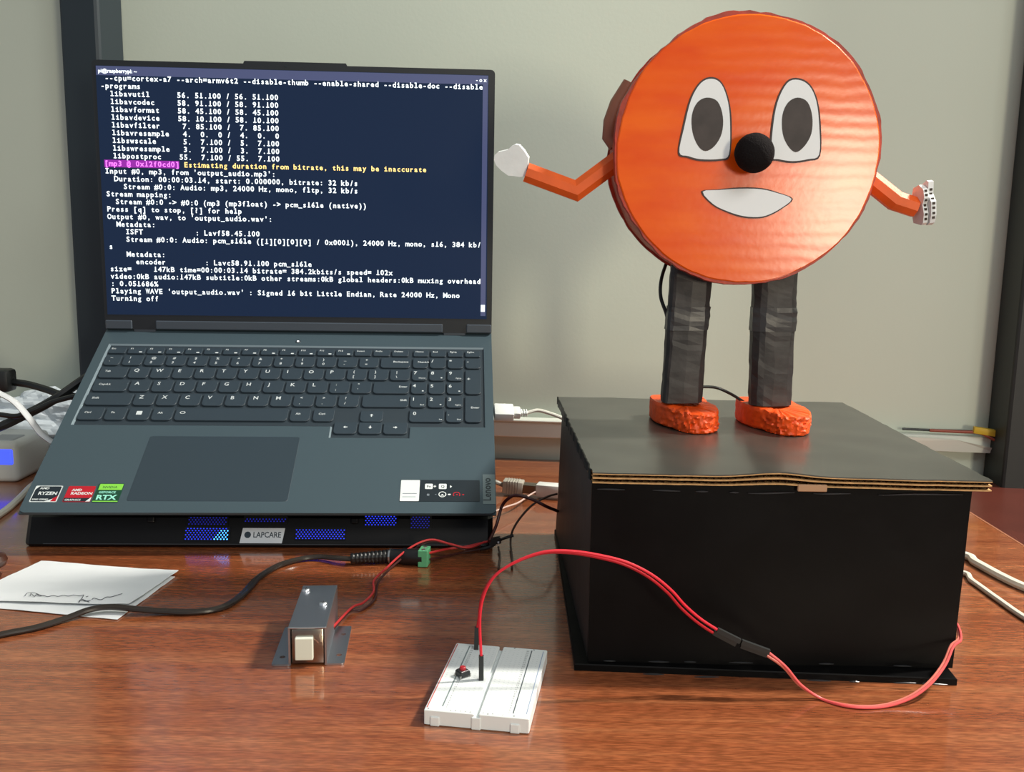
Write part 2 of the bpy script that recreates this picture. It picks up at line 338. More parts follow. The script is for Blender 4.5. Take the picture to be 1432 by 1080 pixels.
for t, xa, xb, row, t2 in keys:
    ya, yb_ = R[row] if isinstance(row, str) else row
    x0, x1, y0, y1 = xa*mmv, xb*mmv, ya*mmv, yb_*mmv
    k = LB()
    k.prism(rrect(x0, x1, y0, y1, (.0032, .0032, .0012, .0012) if row != 'f' else .0012, 3), -.0014, .0003, bev=.0003)
    z = .00036; w_ = x1-x0; h_ = y1-y0
    if t == 'WIN':
        k.prism(rrect(x0+w_*.36, x0+w_*.62, y0+h_*.42, y0+h_*.72, .0005, 2), .0003, z, 1)
    elif t == 'SPACE':
        for a0 in range(16):
            a = a0/16*2*pi; a2 = (a0+1)/16*2*pi
            cx, cy = x0+.006, y0+h_*.62
            k.add([(cx+r_*1.5*cos(q), cy+r_*sin(q), z) for r_, q in ((.0011, a), (.0016, a), (.0016, a2), (.0011, a2))], [(0, 1, 2, 3)], 1)
    elif t in ('LEFT', 'RIGHT', 'UP', 'DOWN'):
        cx, cy = (x0+x1)/2, (y0+y1)/2+.001
        d = {'LEFT': (-1, 0), 'RIGHT': (1, 0), 'UP': (0, 1), 'DOWN': (0, -1)}[t]; e = (-d[1], d[0]); u_ = .0018
        k.add([(cx+d[0]*u_, cy+d[1]*u_, z), (cx+e[0]*u_*.9, cy+e[1]*u_*.9, z), (cx-e[0]*u_*.9, cy-e[1]*u_*.9, z)], [(0, 1, 2)], 1)
        k.add([(cx+e[0]*.0005, cy+e[1]*.0005, z), (cx-e[0]*.0005, cy-e[1]*.0005, z), (cx-d[0]*u_-e[0]*.0005, cy-d[1]*u_-e[1]*.0005, z), (cx-d[0]*u_+e[0]*.0005, cy-d[1]*u_+e[1]*.0005, z)], [(0, 1, 2, 3)], 1)
    elif row == 'f':
        k.text(t, .0030, x0+.0018, y1-.0030, z, 1)
        if t[0] == 'F' and len(t) > 1: k.prism(rrect(x1-.0050, x1-.0022, y0+.0012, y0+.0026, .0004, 2), .0003, z, 1)
    elif len(t) > 1:
        right = t in ('Backspace', 'Enter') or (t == 'Shift' and xa > 0)
        k.text(t, .0034, x1-.0016 if right else x0+.0045, y0+h_*.52, z, 1, 'RIGHT' if right else 'LEFT')
    elif t2 and len(t2) == 1:
        k.text(t2, .0044, x0+w_*.30, y0+h_*.64, z, 1); k.text(t, .0044, x0+w_*.30, y0+h_*.20, z, 1)
    else:
        k.text(t, .0060, x0+w_*(.22 if xa < 107 else .10), y0+h_*.56, z, 1)
        if t2: k.text(t2, .0024, x1-.0014, y0+h_*.16, z, 1, 'RIGHT')
        elif t in '2468' and xa > 107: k.prism(rrect(x1-.0040, x1-.0024, y0+.003, y0+.0044, .0004, 1), .0003, z, 1)
    k.build('key', [KEYM, LEG], kbo)
b = LB(); b.prism(rrect(-.1040, .0190, .0120, .0857, .002), -.0004, .0002, bev=.0002); b.build('touchpad', mat('touchpad', (44, 57, 66), .38), lap)
b = LB(); b.prism([(-.0006+.0026*cos(a*pi/8), .2172+.0026*sin(a*pi/8)) for a in range(16)], -.0003, .0004, bev=.0003); po = b.build('power_button', SLATE_D, lap)
b = LB(); b.prism([(-.0006+.0010*cos(a*pi/6), .2172+.0010*sin(a*pi/6)) for a in range(12)], .0003, .0006); b.build('power_light', mat('power_led', (255, 255, 255), emit=(255, 255, 255), estr=1.5), po)
# stickers
STK_BLACK = mat('sticker_black', (26, 36, 44), .35); STK_WHITE = mat('sticker_white', (212, 220, 220), .4); STK_RED = mat('sticker_red', (176, 22, 38), .35)
STK_GREEN = mat('sticker_green', (128, 205, 70), .35); STK_DGREEN = mat('sticker_dark_green', (20, 66, 48), .35); STK_SIL = mat('sticker_silver', (150, 160, 166), .3, .6); STK_MINT = mat('sticker_mint', (150, 225, 205), .4)
STK_GREY = mat('sticker_grey', (110, 120, 128), .4)
def sticker(name, x0, x1, y0, y1, m_, draw, r=.0008):
    b = LB(); b.prism(rrect(x0*mmv, x1*mmv, y0*mmv, y1*mmv, r, 2), 0, .00025); so = b.build(name, m_, lap)
    b = LB(); mats_ = draw(b); b.build('print', mats_, so); return so
Zs = .0003
def d_ryzen(b):
    b.prism(rrect(-.1766, -.1562, .0106, .0278, .001, 2), .00026, .00029, 0); b.prism(rrect(-.1760, -.1568, .0112, .0272, .001, 2), .00028, .0003, 1)
    b.text('AMD', .0032, -.1728, .0240, Zs+.00003, 0, off=.02); b.text('RYZEN', .0046, -.1726, .0182, Zs+.00003, 0, off=.03); b.text('5000 SERIES', .0024, -.1752, .0124, Zs+.00003, 0, off=.02)
    b.add([(-.1632, .0112, Zs+.00003), (-.1568, .0112, Zs+.00003), (-.1568, .0172, Zs+.00003)], [(0, 1, 2)], 2)
    b.add([(-.1760, .0272, Zs+.00003), (-.1760, .0236, Zs+.00003), (-.1738, .0272, Zs+.00003)], [(0, 1, 2)], 0)
    b.add([(-.1660, .0108, Zs+.00004), (-.1612, .0108, Zs+.00004), (-.1598, .0140, Zs+.00004)], [(0, 1, 2)], 0)
    return [STK_WHITE, STK_BLACK, STK_RED]
sticker('sticker', -176.9, -155.9, 10.3, 28.0, STK_SIL, d_ryzen)['label'] = 'black and silver processor sticker'
def d_rad(b):
    b.text('AMD', .0034, -.1480, .0222, Zs, 0, off=.03); b.text('RADEON', .0038, -.1480, .0185, Zs, 0, off=.03, sx=1.05)
    b.prism(rrect(-.1514, -.1312, .0112, .0150, .0003, 1), .00026, .00029, 1); b.text('GRAPHICS', .0026, -.1506, .0120, Zs, 0, off=.02)
    b.add([(-.1345, .0112, Zs), (-.1312, .0112, Zs), (-.1312, .0160, Zs)], [(0, 1, 2)], 0)
    return [STK_WHITE, STK_BLACK]
sticker('sticker', -151.7, -131.0, 10.8, 27.6, STK_RED, d_rad)['label'] = 'red graphics sticker'
def d_rtx(b):
    b.prism(rrect(-.1284, -.1104, .0236, .0300, .0003, 1), .00026, .00029, 0); b.text('NVIDIA', .0034, -.1256, .0254, Zs, 1, off=.01)
    b.text('GEFORCE', .0030, -.1272, .0200, Zs, 2, off=.02); b.text('RTX', .0068, -.1276, .0134, Zs, 2, off=.035, sx=1.15)
    b.prism([(-.1292, .0110), (-.1102, .0110), (-.1102, .0119), (-.1292, .0119)], .00026, .00029, 0)
    return [STK_GREEN, STK_DGREEN, STK_MINT]
sticker('sticker', -129.6, -109.9, 10.4, 30.6, STK_DGREEN, d_rtx)['label'] = 'green graphics card sticker'
def d_info(b):
    b.prism(rrect(.1058, .1208, .0126, .0356, .0006, 2), .00026, .0003, 0)
    b.prism([(.1076, .0204), (.1188, .0204), (.1188, .0211), (.1076, .0211)], .0003, .00034, 2)
    b.prism([(.1076, .0166), (.1180, .0166), (.1180, .0178), (.1076, .0178)], .0003, .00032, 4)
    for x, s in ((.1250, 'Fn'), (.1360, 'Q')):
        b.prism(rrect(x, x+.0062, .0258, .0316, .0008, 2), .00026, .0003, 0); b.text(s, .0036, x+.0031, .0274, .00034, 1, 'CENTER')
    b.text('+', .0044, .1328, .0272, .0003, 0, 'CENTER', off=.03)
    b.add([(.1448, .0270, .0003), (.1466, .0285, .0003), (.1448, .0300, .0003)], [(0, 1, 2)], 0)
    def ring(cx, cy, r0, r1, mi, a0=0, a1=2*pi, n=20):
        for k in range(n):
            p, q = a0+(a1-a0)*k/n, a0+(a1-a0)*(k+1)/n
            b.add([(cx+r*cos(t), cy+r*sin(t), .0003) for r, t in ((r0, p), (r1, p), (r1, q), (r0, q))], [(0, 1, 2, 3)], mi)
    ring(.1390, .0200, .0024, .0031, 0); b.add([(.1374, .0186, .0003), (.1406, .0186, .0003), (.1390, .0204, .0003)], [(0, 1, 2)], 0)
    b.prism(rrect(.1432, .1456, .0192, .0206, .0006, 2), .00026, .0003, 0)
    ring(.1502, .0198, .0022, .0029, 3, -.6, 3.8); b.prism(rrect(.1498, .1512, .0192, .0204, .0004, 1), .00026, .0003, 3); b.prism(rrect(.1546, .1562, .0192, .0204, .0004, 1), .00026, .0003, 3)
    b.prism(rrect(.1268, .1288, .0184, .0206, .0004, 1), .00026, .0003, 2); b.prism(rrect(.1330, .1344, .0196, .0202, .0002, 1), .00026, .0003, 2)
    return [STK_WHITE, STK_BLACK, STK_GREY, STK_RED, mat('sticker_pale_grey', (176, 186, 188), .4)]
sticker('sticker', 105.5, 168.6, 12.3, 35.9, STK_BLACK, d_info)['label'] = 'black instruction sticker with white end panel'
def d_len(b):
    b.text('Lenovo', .0086, .1772, .0130, Zs, 0, off=.02, rot=pi/2, sx=.98); return [mat('badge_ink', (30, 40, 46), .4)]
sticker('brand_badge', 171.0, 180.8, 9.8, 42.5, mat('badge_metal', (112, 126, 130), .35, .5), d_len, .0004)
# lid: coordinates (x, v up the lid, w towards the viewer)
LIDM = LAP4 @ Matrix(((1, 0, 0, 0), (0, cos(LL), -sin(LL), DD), (0, sin(LL), cos(LL), 0), (0, 0, 0, 1)))
def DB(): b = MB(); b.T = LIDM.copy(); return b
BEZ = mat('screen_bezel', (22, 28, 34), .45)
b = DB(); b.prism(rrect(-W2, W2, .0028, .2455, (.001, .001, .004, .004)), -.0065, 0)
b.prism([(-.0475, .2440), (.0475, .2440), (.0455, .2478), (-.0455, .2478)], -.0065, -.0002)
lid = b.build('lid', BEZ, lap)
HB = mat('hinge_cover', (62, 71, 81), .45)
for xa, xb in ((-W2+.0005, -.1562), (-.1345, .1345), (.1572, W2-.0005)):
    b = DB(); b.rbox(xa, xb, .0030, .0112, -.006, .0012, .0008, 1); b.build('hinge_cover', HB, lap)
for xa, xb in ((-.1558, -.1349), (.1349, .1568)):
    b = DB(); b.rbox(xa, xb, -.0005, .0072, -.007, -.0004, .001, 1); b.build('hinge', mat('hinge_metal', (74, 82, 90), .4, .5), lap)
b = DB(); b.prism([(.0005*cos(a)*2+-.0082, .2440+.0005*sin(a)*2) for a in [k*pi/4 for k in range(8)]], 0, .0002); b.build('webcam', STK_BLACK, lap)
SCR = mat('terminal_background', (8, 12, 20), .22, spec=.3, emit=(20, 38, 66), estr=.8)
b = DB(); b.prism([(-.1785, .0165), (.1765, .0165), (.1752, .2405), (-.1775, .2405)], 0, .0003); scr = b.build('screen', SCR, lap)
b = DB(); b.prism([(-.1772, .2322), (.1750, .2322), (.1750, .2402), (-.1772, .2402)], .0003, .0004)
b.prism([(.1705, .0195), (.1752, .0195), (.1748, .2322), (.1702, .2322)], .0003, .0004)
b.build('window_border', mat('window_border', (40, 44, 60), .4, emit=(72, 80, 120), estr=.75), scr)
TXT = mat('terminal_text_white', (230, 240, 245), .5, emit=(225, 240, 248), estr=1.0)
TXM = mat('terminal_text_magenta', (230, 110, 240), .5, emit=(238, 120, 245), estr=1.0)
TXY = mat('terminal_text_yellow', (250, 215, 130), .5, emit=(250, 212, 130), estr=1.0)
TXB = mat('terminal_highlight', (120, 30, 130), .5, emit=(120, 24, 140), estr=.9)
wide = "    Stream #0:0: Audio: pcm_s16le ([1][0][0][0] / 0x0001), 24000 Hz, mono, s16, 384 kb/"
libs = [('util', '56', '51', '100'), ('codec', '58', '91', '100'), ('format', '58', '45', '100'), ('device', '58', '10', '100'), ('filter', '7', '85', '100'), ('resample', '4', '0', '0')]
lines = [" --cpu=cortex-a7 --arch=armv6t2 --disable-thumb --enable-shared --disable-doc --disable", "-programs"]
def libline(n, a, b_, c_): return "  " + n.ljust(15) + "%2s.%3s.%3s / %2s.%3s.%3s" % (a, b_, c_, a, b_, c_)
lines += [libline('libav'+n, a, b_, c_) for n, a, b_, c_ in libs]
lines += [libline('libswscale', '5', '7', '100'), libline('libswresample', '3', '7', '100'), libline('libpostproc', '55', '7', '100')]
lines += ["[mp3 @ 0x12f0cd0] Estimating duration from bitrate, this may be inaccurate", "Input #0, mp3, from 'output_audio.mp3':",
 "  Duration: 00:00:03.14, start: 0.000000, bitrate: 32 kb/s", "    Stream #0:0: Audio: mp3, 24000 Hz, mono, fltp, 32 kb/s", "Stream mapping:",
 "  Stream #0:0 -> #0:0 (mp3 (mp3float) -> pcm_s16le (native))", "Press [q] to stop, [?] for help", "Output #0, wav, to 'output_audio.wav':",
 "  Metadata:", "    ISFT            : Lavf58.45.100", wide, "s", "    Metadata:", "      encoder         : Lavc58.91.100 pcm_s16le",
 "size=     147kB time=00:00:03.14 bitrate= 384.2kbits/s speed= 102x", "video:0kB audio:147kB subtitle:0kB other streams:0kB global headers:0kB muxing overhead",
 ": 0.051686%", "Playing WAVE 'output_audio.wav' : Signed 16 bit Little Endian, Rate 24000 Hz, Mono", "Turning off"]
CW = (.1700+.1745)/len(wide); PITCHV = .006834; Zt = .00045
tw, tm, ty = DB(), DB(), DB()
for i, s in enumerate(lines):
    yl = .2300-.0016-i*PITCHV-.0006
    for j, ch in enumerate(s):
        if ch == ' ': continue
        vs, fs = textgeo(ch, 'LEFT', .010 if ch == 'g' else .024)
        xs = [v[0] for v in vs]; wd = max(xs)-min(xs); cxg = (max(xs)+min(xs))/2
        size = .0066; sc = min(1.0, CW*1.0/(wd*size)) if wd > 0 else 1
        if ch in 'il1.,:\'|-[]()!;/ ': sc = 1.0
        xc = -.1740+(j+.5)*CW
        tgt = tw
        if i == 11: tgt = tm if j < 17 else ty
        tgt.add([(xc+(v[0]-cxg)*size*sc, yl+v[1]*size, Zt) for v in vs], fs)
        if ch in 'il1I':            # slab serifs of the monospaced screen letters
            xw = CW*.36; sh = .0007
            tgt.add([(xc-xw, yl, Zt), (xc+xw, yl, Zt), (xc+xw, yl+sh, Zt), (xc-xw, yl+sh, Zt)], [(0, 1, 2, 3)])
            yt = yl+(.0046 if ch in 'l1I' else .0033)-sh
            if ch != '1': tgt.add([(xc-xw, yt, Zt), (xc+(xw if ch == 'I' else 0), yt, Zt), (xc+(xw if ch == 'I' else 0), yt+sh, Zt), (xc-xw, yt+sh, Zt)], [(0, 1, 2, 3)])
tw.text('pi@raspberrypi: ~', .0046, -.1755, .2345, Zt, 0, off=.03)
tw.text('- o x', .0050, .1735, .2345, Zt, 0, 'RIGHT', off=.02)
tw.prism([(.1708, .0235), (.1746, .0235), (.1746, .0300), (.1708, .0300)], .0004, .00045)
tw.build('terminal_text', TXT, scr); tm.build('terminal_text', TXM, scr); ty.build('terminal_text', TXY, scr)
b = DB(); yl = .2300-.0016-11*PITCHV-.0006; b.prism([(-.1742, yl-.0012), (-.1742+17*CW, yl-.0012), (-.1742+17*CW, yl+.0054), (-.1742, yl+.0054)], .0003, .0004); b.build('text_highlight', TXB, scr)

# ------------------------------------------------------------------ cooling pad under the laptop
PYAW = .042
PM = Matrix.Rotation(PYAW, 3, 'Z'); PO = Vector((-.1965, .7300, 0))
pad = thing('cooling_pad', 'black laptop cooling pad with blue lit mesh vents under the laptop', 'cooling pad', PO, PM)
P4 = Matrix.Translation(PO) @ PM.to_4x4()
PADM = mat('black_pad_plastic', (9, 9, 12), .4, spec=.25, bump=.04, bscale=600); PADG = mat('black_pad_gloss', (7, 8, 16), .25, spec=.3)
tl = math.tan(LT)
HWp = .1835
# side profile (y back, z up): slanted front panel, then the top slope under the laptop
zt0 = .0288; yt0 = .0085
prof = [(.0, .0030), (.0012, .0012), (.012, .0), (.030, .0), (.262, .262*tl-.034), (.258, .258*tl-.0010+.002), (.255, (.255-yt0)*tl+zt0-.006), (yt0+.002, zt0-.003+.002*tl), (yt0-.001, zt0-.004)]
prof = [(.0, .0030), (.0012, .0010), (.010, .0), (.040, .0), (.245, (.245-.040)*tl), (.238, (.238-yt0)*tl+zt0-.008), (yt0+.003, zt0-.0055), (yt0, zt0-.0065)]
b = MB(); b.T = P4
n = len(prof); xs_ = [(-HWp, .004), (-HWp+.004, 0), (HWp-.004, 0), (HWp, .004)]
vs = []; cy_ = sum(p[0] for p in prof)/n; cz_ = sum(p[1] for p in prof)/n
for x, ins in xs_:
    for (y, z) in prof:
        vs.append((x, y + (ins if y < .02 else -ins if y > .2 else 0), z+(ins*.6 if z < .001 and y < .05 else 0)))
fs = [tuple(range(n)), tuple(range((len(xs_)-1)*n, len(xs_)*n))[::-1]]
for k in range(len(xs_)-1): fs += [(k*n+i, (k+1)*n+i, (k+1)*n+(i+1) % n, k*n+(i+1) % n) for i in range(n)]
b.add(vs, fs); b.build('body', PADM, pad)
# the front panel plane
fa, fb = Vector((0, .0030)), Vector((yt0, zt0-.0065)); fd = (fb-fa).normalized()
nrm = Vector((-fd.y, fd.x))
FP = P4 @ Matrix(((1, 0, 0, 0), (0, fd.x, nrm.x, fa.x), (0, fd.y, nrm.y, fa.y), (0, 0, 0, 1)))
if (FP.to_3x3() @ Vector((0, 0, 1))).y > 0:
    FP = P4 @ Matrix(((1, 0, 0, 0), (0, fd.x, -nrm.x, fa.x), (0, fd.y, -nrm.y, fa.y), (0, 0, 0, 1)))
def fpx(px, py):
    o = FP.translation; nn = FP.to_3x3() @ Vector((0, 0, 1)); q = FP.inverted() @ gp(px, py, o, nn); return q
LEDM = mat('blue_led_panel', (10, 20, 90), .5, emit=(36, 60, 255), estr=1.1); LEDB = mat('blue_led_bright', (40, 120, 255), .5, emit=(60, 150, 255), estr=4.5); LEDD = mat('blue_led_dim', (8, 12, 50), .5, emit=(16, 28, 190), estr=.55)
def vent(pl, pr, pt, pb, bright):
    a, c_ = fpx(pl, pb), fpx(pr, pt)
    x0, x1, y0, y1 = a.x, c_.x, a.y, c_.y
    b = MB(); b.T = FP; b.prism(rrect(x0, x1, y0, y1, .0008, 2), -.0005, .0003); vo = b.build('vent', PADG, pad)
    b = MB(); b.T = FP; b.prism(rrect(x0-.0006, x1+.0006, y0-.0006, y1+.0006, .0008, 2), .0004, .0008); b.build('mesh_plate', PADG if bright else PADM, vo)
    b = MB(); b.T = FP; bs_ = MB(); bs_.T = FP; st = .0025; row = 0; y = y0+.0010
    while y < y1-.0004:
        x = x0+.0008+(st/2 if row % 2 else 0)
        while x < x1-.0006:
            r_ = .00048; hot = bright > 1 and x > x0+(x1-x0)*(.60+.2*(y-y0)/(y1-y0)) and y < y0+(y1-y0)*.75
            (bs_ if hot else b).add([(x+r_*1.25*cos(k*pi/4), y+r_*sin(k*pi/4), .00085) for k in range(8)], [tuple(range(8))])
            x += st
        y += st*.66; row += 1
    if bs_.f: tag(bs_.build('lit_holes', LEDB, vo), kind='stuff')
    tag(b.build('mesh_holes', LEDM if bright else LEDD, vo), kind='stuff')
vent(258, 322, 738, 756, 2); vent(413, 483, 739, 755, 1)
vent(263, 319, 724, 735, 0); vent(510, 556, 722, 736, 1); vent(574, 603, 722, 740, 0); vent(342, 402, 723, 731, 0)
a, c_ = fpx(335, 760), fpx(399, 739)
b = MB(); b.T = FP; xs0, xs1 = a.x, c_.x
b.prism([(xs0, a.y), (xs1-.002, a.y), (xs1, c_.y), (xs0+.002, c_.y)], 0, .0006); lb = b.build('label_plate', mat('label_silver', (205, 214, 222), .35), pad)
b = MB(); b.T = FP; hL = c_.y-a.y; ink = mat('label_ink', (26, 48, 62), .5)
cx, cy = xs0+.0060, a.y+hL*.55
b.prism([(cx+.0026*cos(k*pi/8), cy+.0026*sin(k*pi/8)) for k in range(16)], .0006, .0007); b.text('LAPCARE', .0062, cx+.0042, cy-.0020, .0007, 0, off=.015, sx=.86); b.build('lettering', ink, lb)
b = MB(); b.T = FP; xa, xb = fpx(60, 763).x, fpx(680, 763).x; yy = fpx(300, 762).y; b.box(xa, xb, yy, yy+.0006, 0, .0004); b.build('seam', mat('pad_seam', (44, 46, 52), .4), pad)
for px, py in ((212, 726), (496, 728)):
    q = fpx(px, py); b = MB(); b.T = FP; b.rbox(q.x-.003, q.x+.003, q.y-.003, q.y+.002, .0, .0025, .0012, 2); b.build('stop_hook', PADM, pad)
for sx in (-.165, .165):
    b = MB(); b.T = P4; b.rbox(sx-.008, sx+.008, .205, .222, 0.0, (.200-.04)*tl+.006, .002, 2); b.rbox(sx-.008, sx+.008, .170, .222, 0, .008, .002, 2); b.build('stand_leg', PADM, pad)

# ------------------------------------------------------------------ black painted cardboard box
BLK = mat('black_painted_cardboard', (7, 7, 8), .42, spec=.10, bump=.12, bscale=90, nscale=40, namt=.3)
BLKS = mat('black_cardboard_lit_side', (34, 29, 28), .55, bump=.2, bscale=70, nscale=60, namt=.4)  # lighter, browner side panel: the light falling on it is in the colour
BLKT = mat('black_lid_wall_sheen', (56, 57, 52), .3, spec=.9, bump=.06, bscale=60, nscale=30, namt=.15)  # black lid greyed: the wall's reflection is partly put into the base colour
TAN = mat('raw_cardboard', (196, 156, 104), .8, nscale=300, namt=.2); TAND = mat('raw_cardboard_flute', (104, 74, 44), .9)
BXL, BXR, BYF = gz(822, 936).x, gz(1334, 946).x, .5285; BYR = gz(776, 748).y; HB_ = .1118; BXLR = gz(777, 748).x
box = thing('cardboard_box', 'black painted cardboard box carrying the orange figure', 'box', ((BXL+BXR)/2, .63, 0))
def sheet(b, p00, p10, p11, p01, nx, ny, th, amp, seed, mi=0):
    P = [[None]*(nx+1) for _ in range(ny+1)]; p00, p10, p11, p01 = map(Vector, (p00, p10, p11, p01))
    nn = (p10-p00).cross(p01-p00).normalized(); vs = []; fs = []
    for s in (0, 1):
        for j in range(ny+1):
            for i in range(nx+1):
                u, v = i/nx, j/ny
                p = (p00*(1-u)+p10*u)*(1-v)+(p01*(1-u)+p11*u)*v
                d = amp*noise.noise(Vector((u*3+seed, v*3, seed*1.7)))
                if s == 0 or True: p = p+nn*(d if 0 < i < nx or 0 < j < ny else d*.4)
                vs.append(p - nn*(th*s))
    k = (nx+1)*(ny+1)
    for j in range(ny):
        for i in range(nx):
            a = j*(nx+1)+i; q = (a, a+1, a+nx+2, a+nx+1); fs.append(q); fs.append(tuple(x+k for x in q[::-1]))
    bd = [i for i in range(nx+1)]+[j*(nx+1)+nx for j in range(1, ny+1)]+[ny*(nx+1)+i for i in range(nx-1, -1, -1)]+[j*(nx+1) for j in range(ny-1, 0, -1)]
    for a, c_ in zip(bd, bd[1:]+bd[:1]): fs.append((a, a+k, c_+k, c_))
    b.add(vs, fs, mi)
bz = .0042
b = MB(); b.prism([(gz(803, 938).x, gz(803, 938).y), (gz(1338, 959).x, gz(1338, 959).y), (gz(1338, 959).x+.002, .54), (BXR+.006, BYR+.004), (BXLR-.001, BYR+.002), (BXL-.0080, .56)], 0, bz, bev=.0006); b.build('base_plate', BLK, box)
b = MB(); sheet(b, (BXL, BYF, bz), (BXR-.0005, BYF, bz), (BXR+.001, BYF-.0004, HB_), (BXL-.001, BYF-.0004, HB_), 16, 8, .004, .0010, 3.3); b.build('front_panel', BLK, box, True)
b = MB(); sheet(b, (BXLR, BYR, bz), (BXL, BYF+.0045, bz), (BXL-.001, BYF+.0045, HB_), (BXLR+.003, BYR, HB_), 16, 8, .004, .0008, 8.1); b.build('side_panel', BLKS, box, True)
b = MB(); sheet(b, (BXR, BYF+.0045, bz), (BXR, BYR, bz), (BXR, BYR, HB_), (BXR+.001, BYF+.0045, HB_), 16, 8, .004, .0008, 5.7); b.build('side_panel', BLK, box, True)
b = MB(); sheet(b, (BXR-.0045, BYR, bz), (BXLR+.0050, BYR, bz), (BXLR+.0080, BYR, HB_), (BXR-.0045, BYR, HB_), 8, 4, .004, .0004, 1.7); b.build('back_panel', BLK, box, True)
def ridge(pts, r, sd, keep):
    b = MB(); P = smoothpath(pts, 60); run = []
    for i, p in enumerate(P+[None]):
        if p is not None and noise.noise(Vector((i*.11, sd, 0))) > keep: run.append(p+Vector((0, 0, .0008*noise.noise(Vector((i*.07, sd, 3))))))
        else:
            if len(run) > 3: b.tube(run, lambda t: r*(.35+.65*sin(pi*t)), 6)
            run = []
    b.build('paint_ridge', mat('glossy_paint_ridge', (40, 41, 43), .25), box)['kind'] = 'stuff'
ridge([(BXL+.002, BYF-.0012, HB_-.0035), ((BXL+BXR)/2, BYF-.0014, HB_-.0040), (BXR-.001, BYF-.0012, HB_-.0030)], .0006, 1.0, -.05)
ridge([(BXL+.002, BYF-.0004, bz+.001), ((BXL+BXR)/2, BYF-.0004, bz+.001), (BXR-.002, BYF-.0004, bz+.001)], .0006, 4.0, .05)
ridge([gz(815, 939, bz-.001), gz(1070, 950, bz-.001), gz(1334, 958, bz-.001)], .0006, 8.0, .0)
ZL = .118
LFL, LFR, LRL, LRR = gz(829, 661, ZL), gz(1388, 675, ZL-.001), gz(780, 555, ZL), gz(1178, 563, ZL)
def lidpt(u, v, z):
    p = (LFL*(1-u)+LFR*u)*(1-v)+(LRL*(1-u)+LRR*u)*v
    bump_ = .0026*math.exp(-((u-.47)/.09)**2)*math.exp(-(v/.3)**2)
    wob = .0005*noise.noise(Vector((u*8, v*8, 2.2)))
    if min(u, 1-u) < .001: p = p+Vector((.0012*noise.noise(Vector((v*30, 1, 0))), 0, 0))
    return Vector((p.x, p.y+ (.0008*noise.noise(Vector((u*26, 3, 0))) if v < .001 else 0), z+bump_*(.5+.5*(z-.112)/.006)+wob*(1 if v > .02 else .6)))
def lidlayer(z0, z1, nx=60, ny=40):
    vs = [lidpt(i/nx, j/ny, z) for z in (z0, z1) for j in range(ny+1) for i in range(nx+1)]; k = (nx+1)*(ny+1); fs = []
    for j in range(ny):
        for i in range(nx):
            a = j*(nx+1)+i; q = (a, a+1, a+nx+2, a+nx+1); fs.append(tuple(x+k for x in q)); fs.append(q[::-1])
    bd = [i for i in range(nx+1)]+[j*(nx+1)+nx for j in range(1, ny+1)]+[ny*(nx+1)+i for i in range(nx-1, -1, -1)]+[j*(nx+1) for j in range(ny-1, 0, -1)]
    for a, c_ in zip(bd, bd[1:]+bd[:1]): fs.append((a, c_, c_+k, a+k))
    return vs, fs
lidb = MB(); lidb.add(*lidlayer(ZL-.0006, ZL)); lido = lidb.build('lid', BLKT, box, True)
for z0, z1 in ((ZL-.0012, ZL-.00065), (ZL-.0036, ZL-.0029), (ZL-.0062, ZL-.0056)):
    b = MB(); b.add(*lidlayer(z0, z1)); b.build('liner_sheet', TAN, lido)
for z0, z1 in ((ZL-.0028, ZL-.0013), (ZL-.0055, ZL-.0037)):     # fluting between the liners, set back a little
    b = MB(); vs = []; fs = []; n_ = 220
    for i in range(n_+1):
        u = .004+.992*i/n_; z = z0+(z1-z0)*(.5+.5*sin(i*pi/2.0))
        vs += [lidpt(u, .006, z), lidpt(u, .994, z)]
    fs = [(2*i, 2*i+2, 2*i+3, 2*i+1) for i in range(n_)]
    b.add(vs, fs); b.build('fluting', TAND, lido)
b = MB(); nv = 60; vs = []; fs = []
for i in range(nv+1):
    v_ = .03+.97*i/nv; lo_ = ZL-.0062+.0022*max(0, noise.noise(Vector((i*.35, 4, 1))))
    for z_, dx_ in ((ZL+.0001, -.0006), (lo_, -.0006), (lo_, .0002), (ZL+.0001, .0002)):
        p = lidpt(0, v_, z_); vs.append((p.x+dx_, p.y, p.z))
fs = [(4*i+k, 4*i+(k+1) % 4, 4*i+4+(k+1) % 4, 4*i+4+k) for i in range(nv) for k in range(4)]+[(0, 1, 2, 3), (4*nv+3, 4*nv+2, 4*nv+1, 4*nv)]
b.add(vs, fs); b.build('painted_edge', BLK, lido)
q = gz(1113, 680, .1125)
b = MB(); b.T = Matrix.Translation((q.x+.001, lidpt(.52, 0, .112).y-.0006, ZL-.0085)); b.rbox(0, .0165, 0, .002, 0, .0040, .0004, 1); b.build('paper_tab', mat('paper_tab', (176, 140, 108), .8), box)

# ------------------------------------------------------------------ orange figure of painted cardboard
FY = .638
def fp(px, py, Y=FY): return gy(px, py, Y)
HC = fp(1046, 211); HR = .0862
rob = thing('cardboard_figure', 'orange painted cardboard figure with a round face standing on the black box', 'figure', (HC.x, .668, ZL))
ORD = mat('dark_orange_rim', (170, 44, 12), .45, bump=.3, bscale=200, nscale=90, namt=.35); ORL = mat('orange_tube_paint', (228, 94, 24), .52, nscale=60, namt=.12)
SIDE = mat('orange_brown_side', (186, 82, 44), .5, nscale=40, namt=.25, bump=.2, bscale=100)
PAPER = mat('white_cut_paper', (236, 240, 242), .55, bump=.05, bscale=200); PENCIL = mat('dark_marker', (60, 52, 50), .6, nscale=90, namt=.25); OUTL = mat('marker_outline', (72, 62, 60), .7)
def hr(a, amp=.0012, sd=0): return 1+amp/HR*(noise.noise(Vector((cos(a)*2.2+sd, sin(a)*2.2, sd)))+.35*noise.noise(Vector((cos(a)*14, sin(a)*14, sd))))
NA = 160
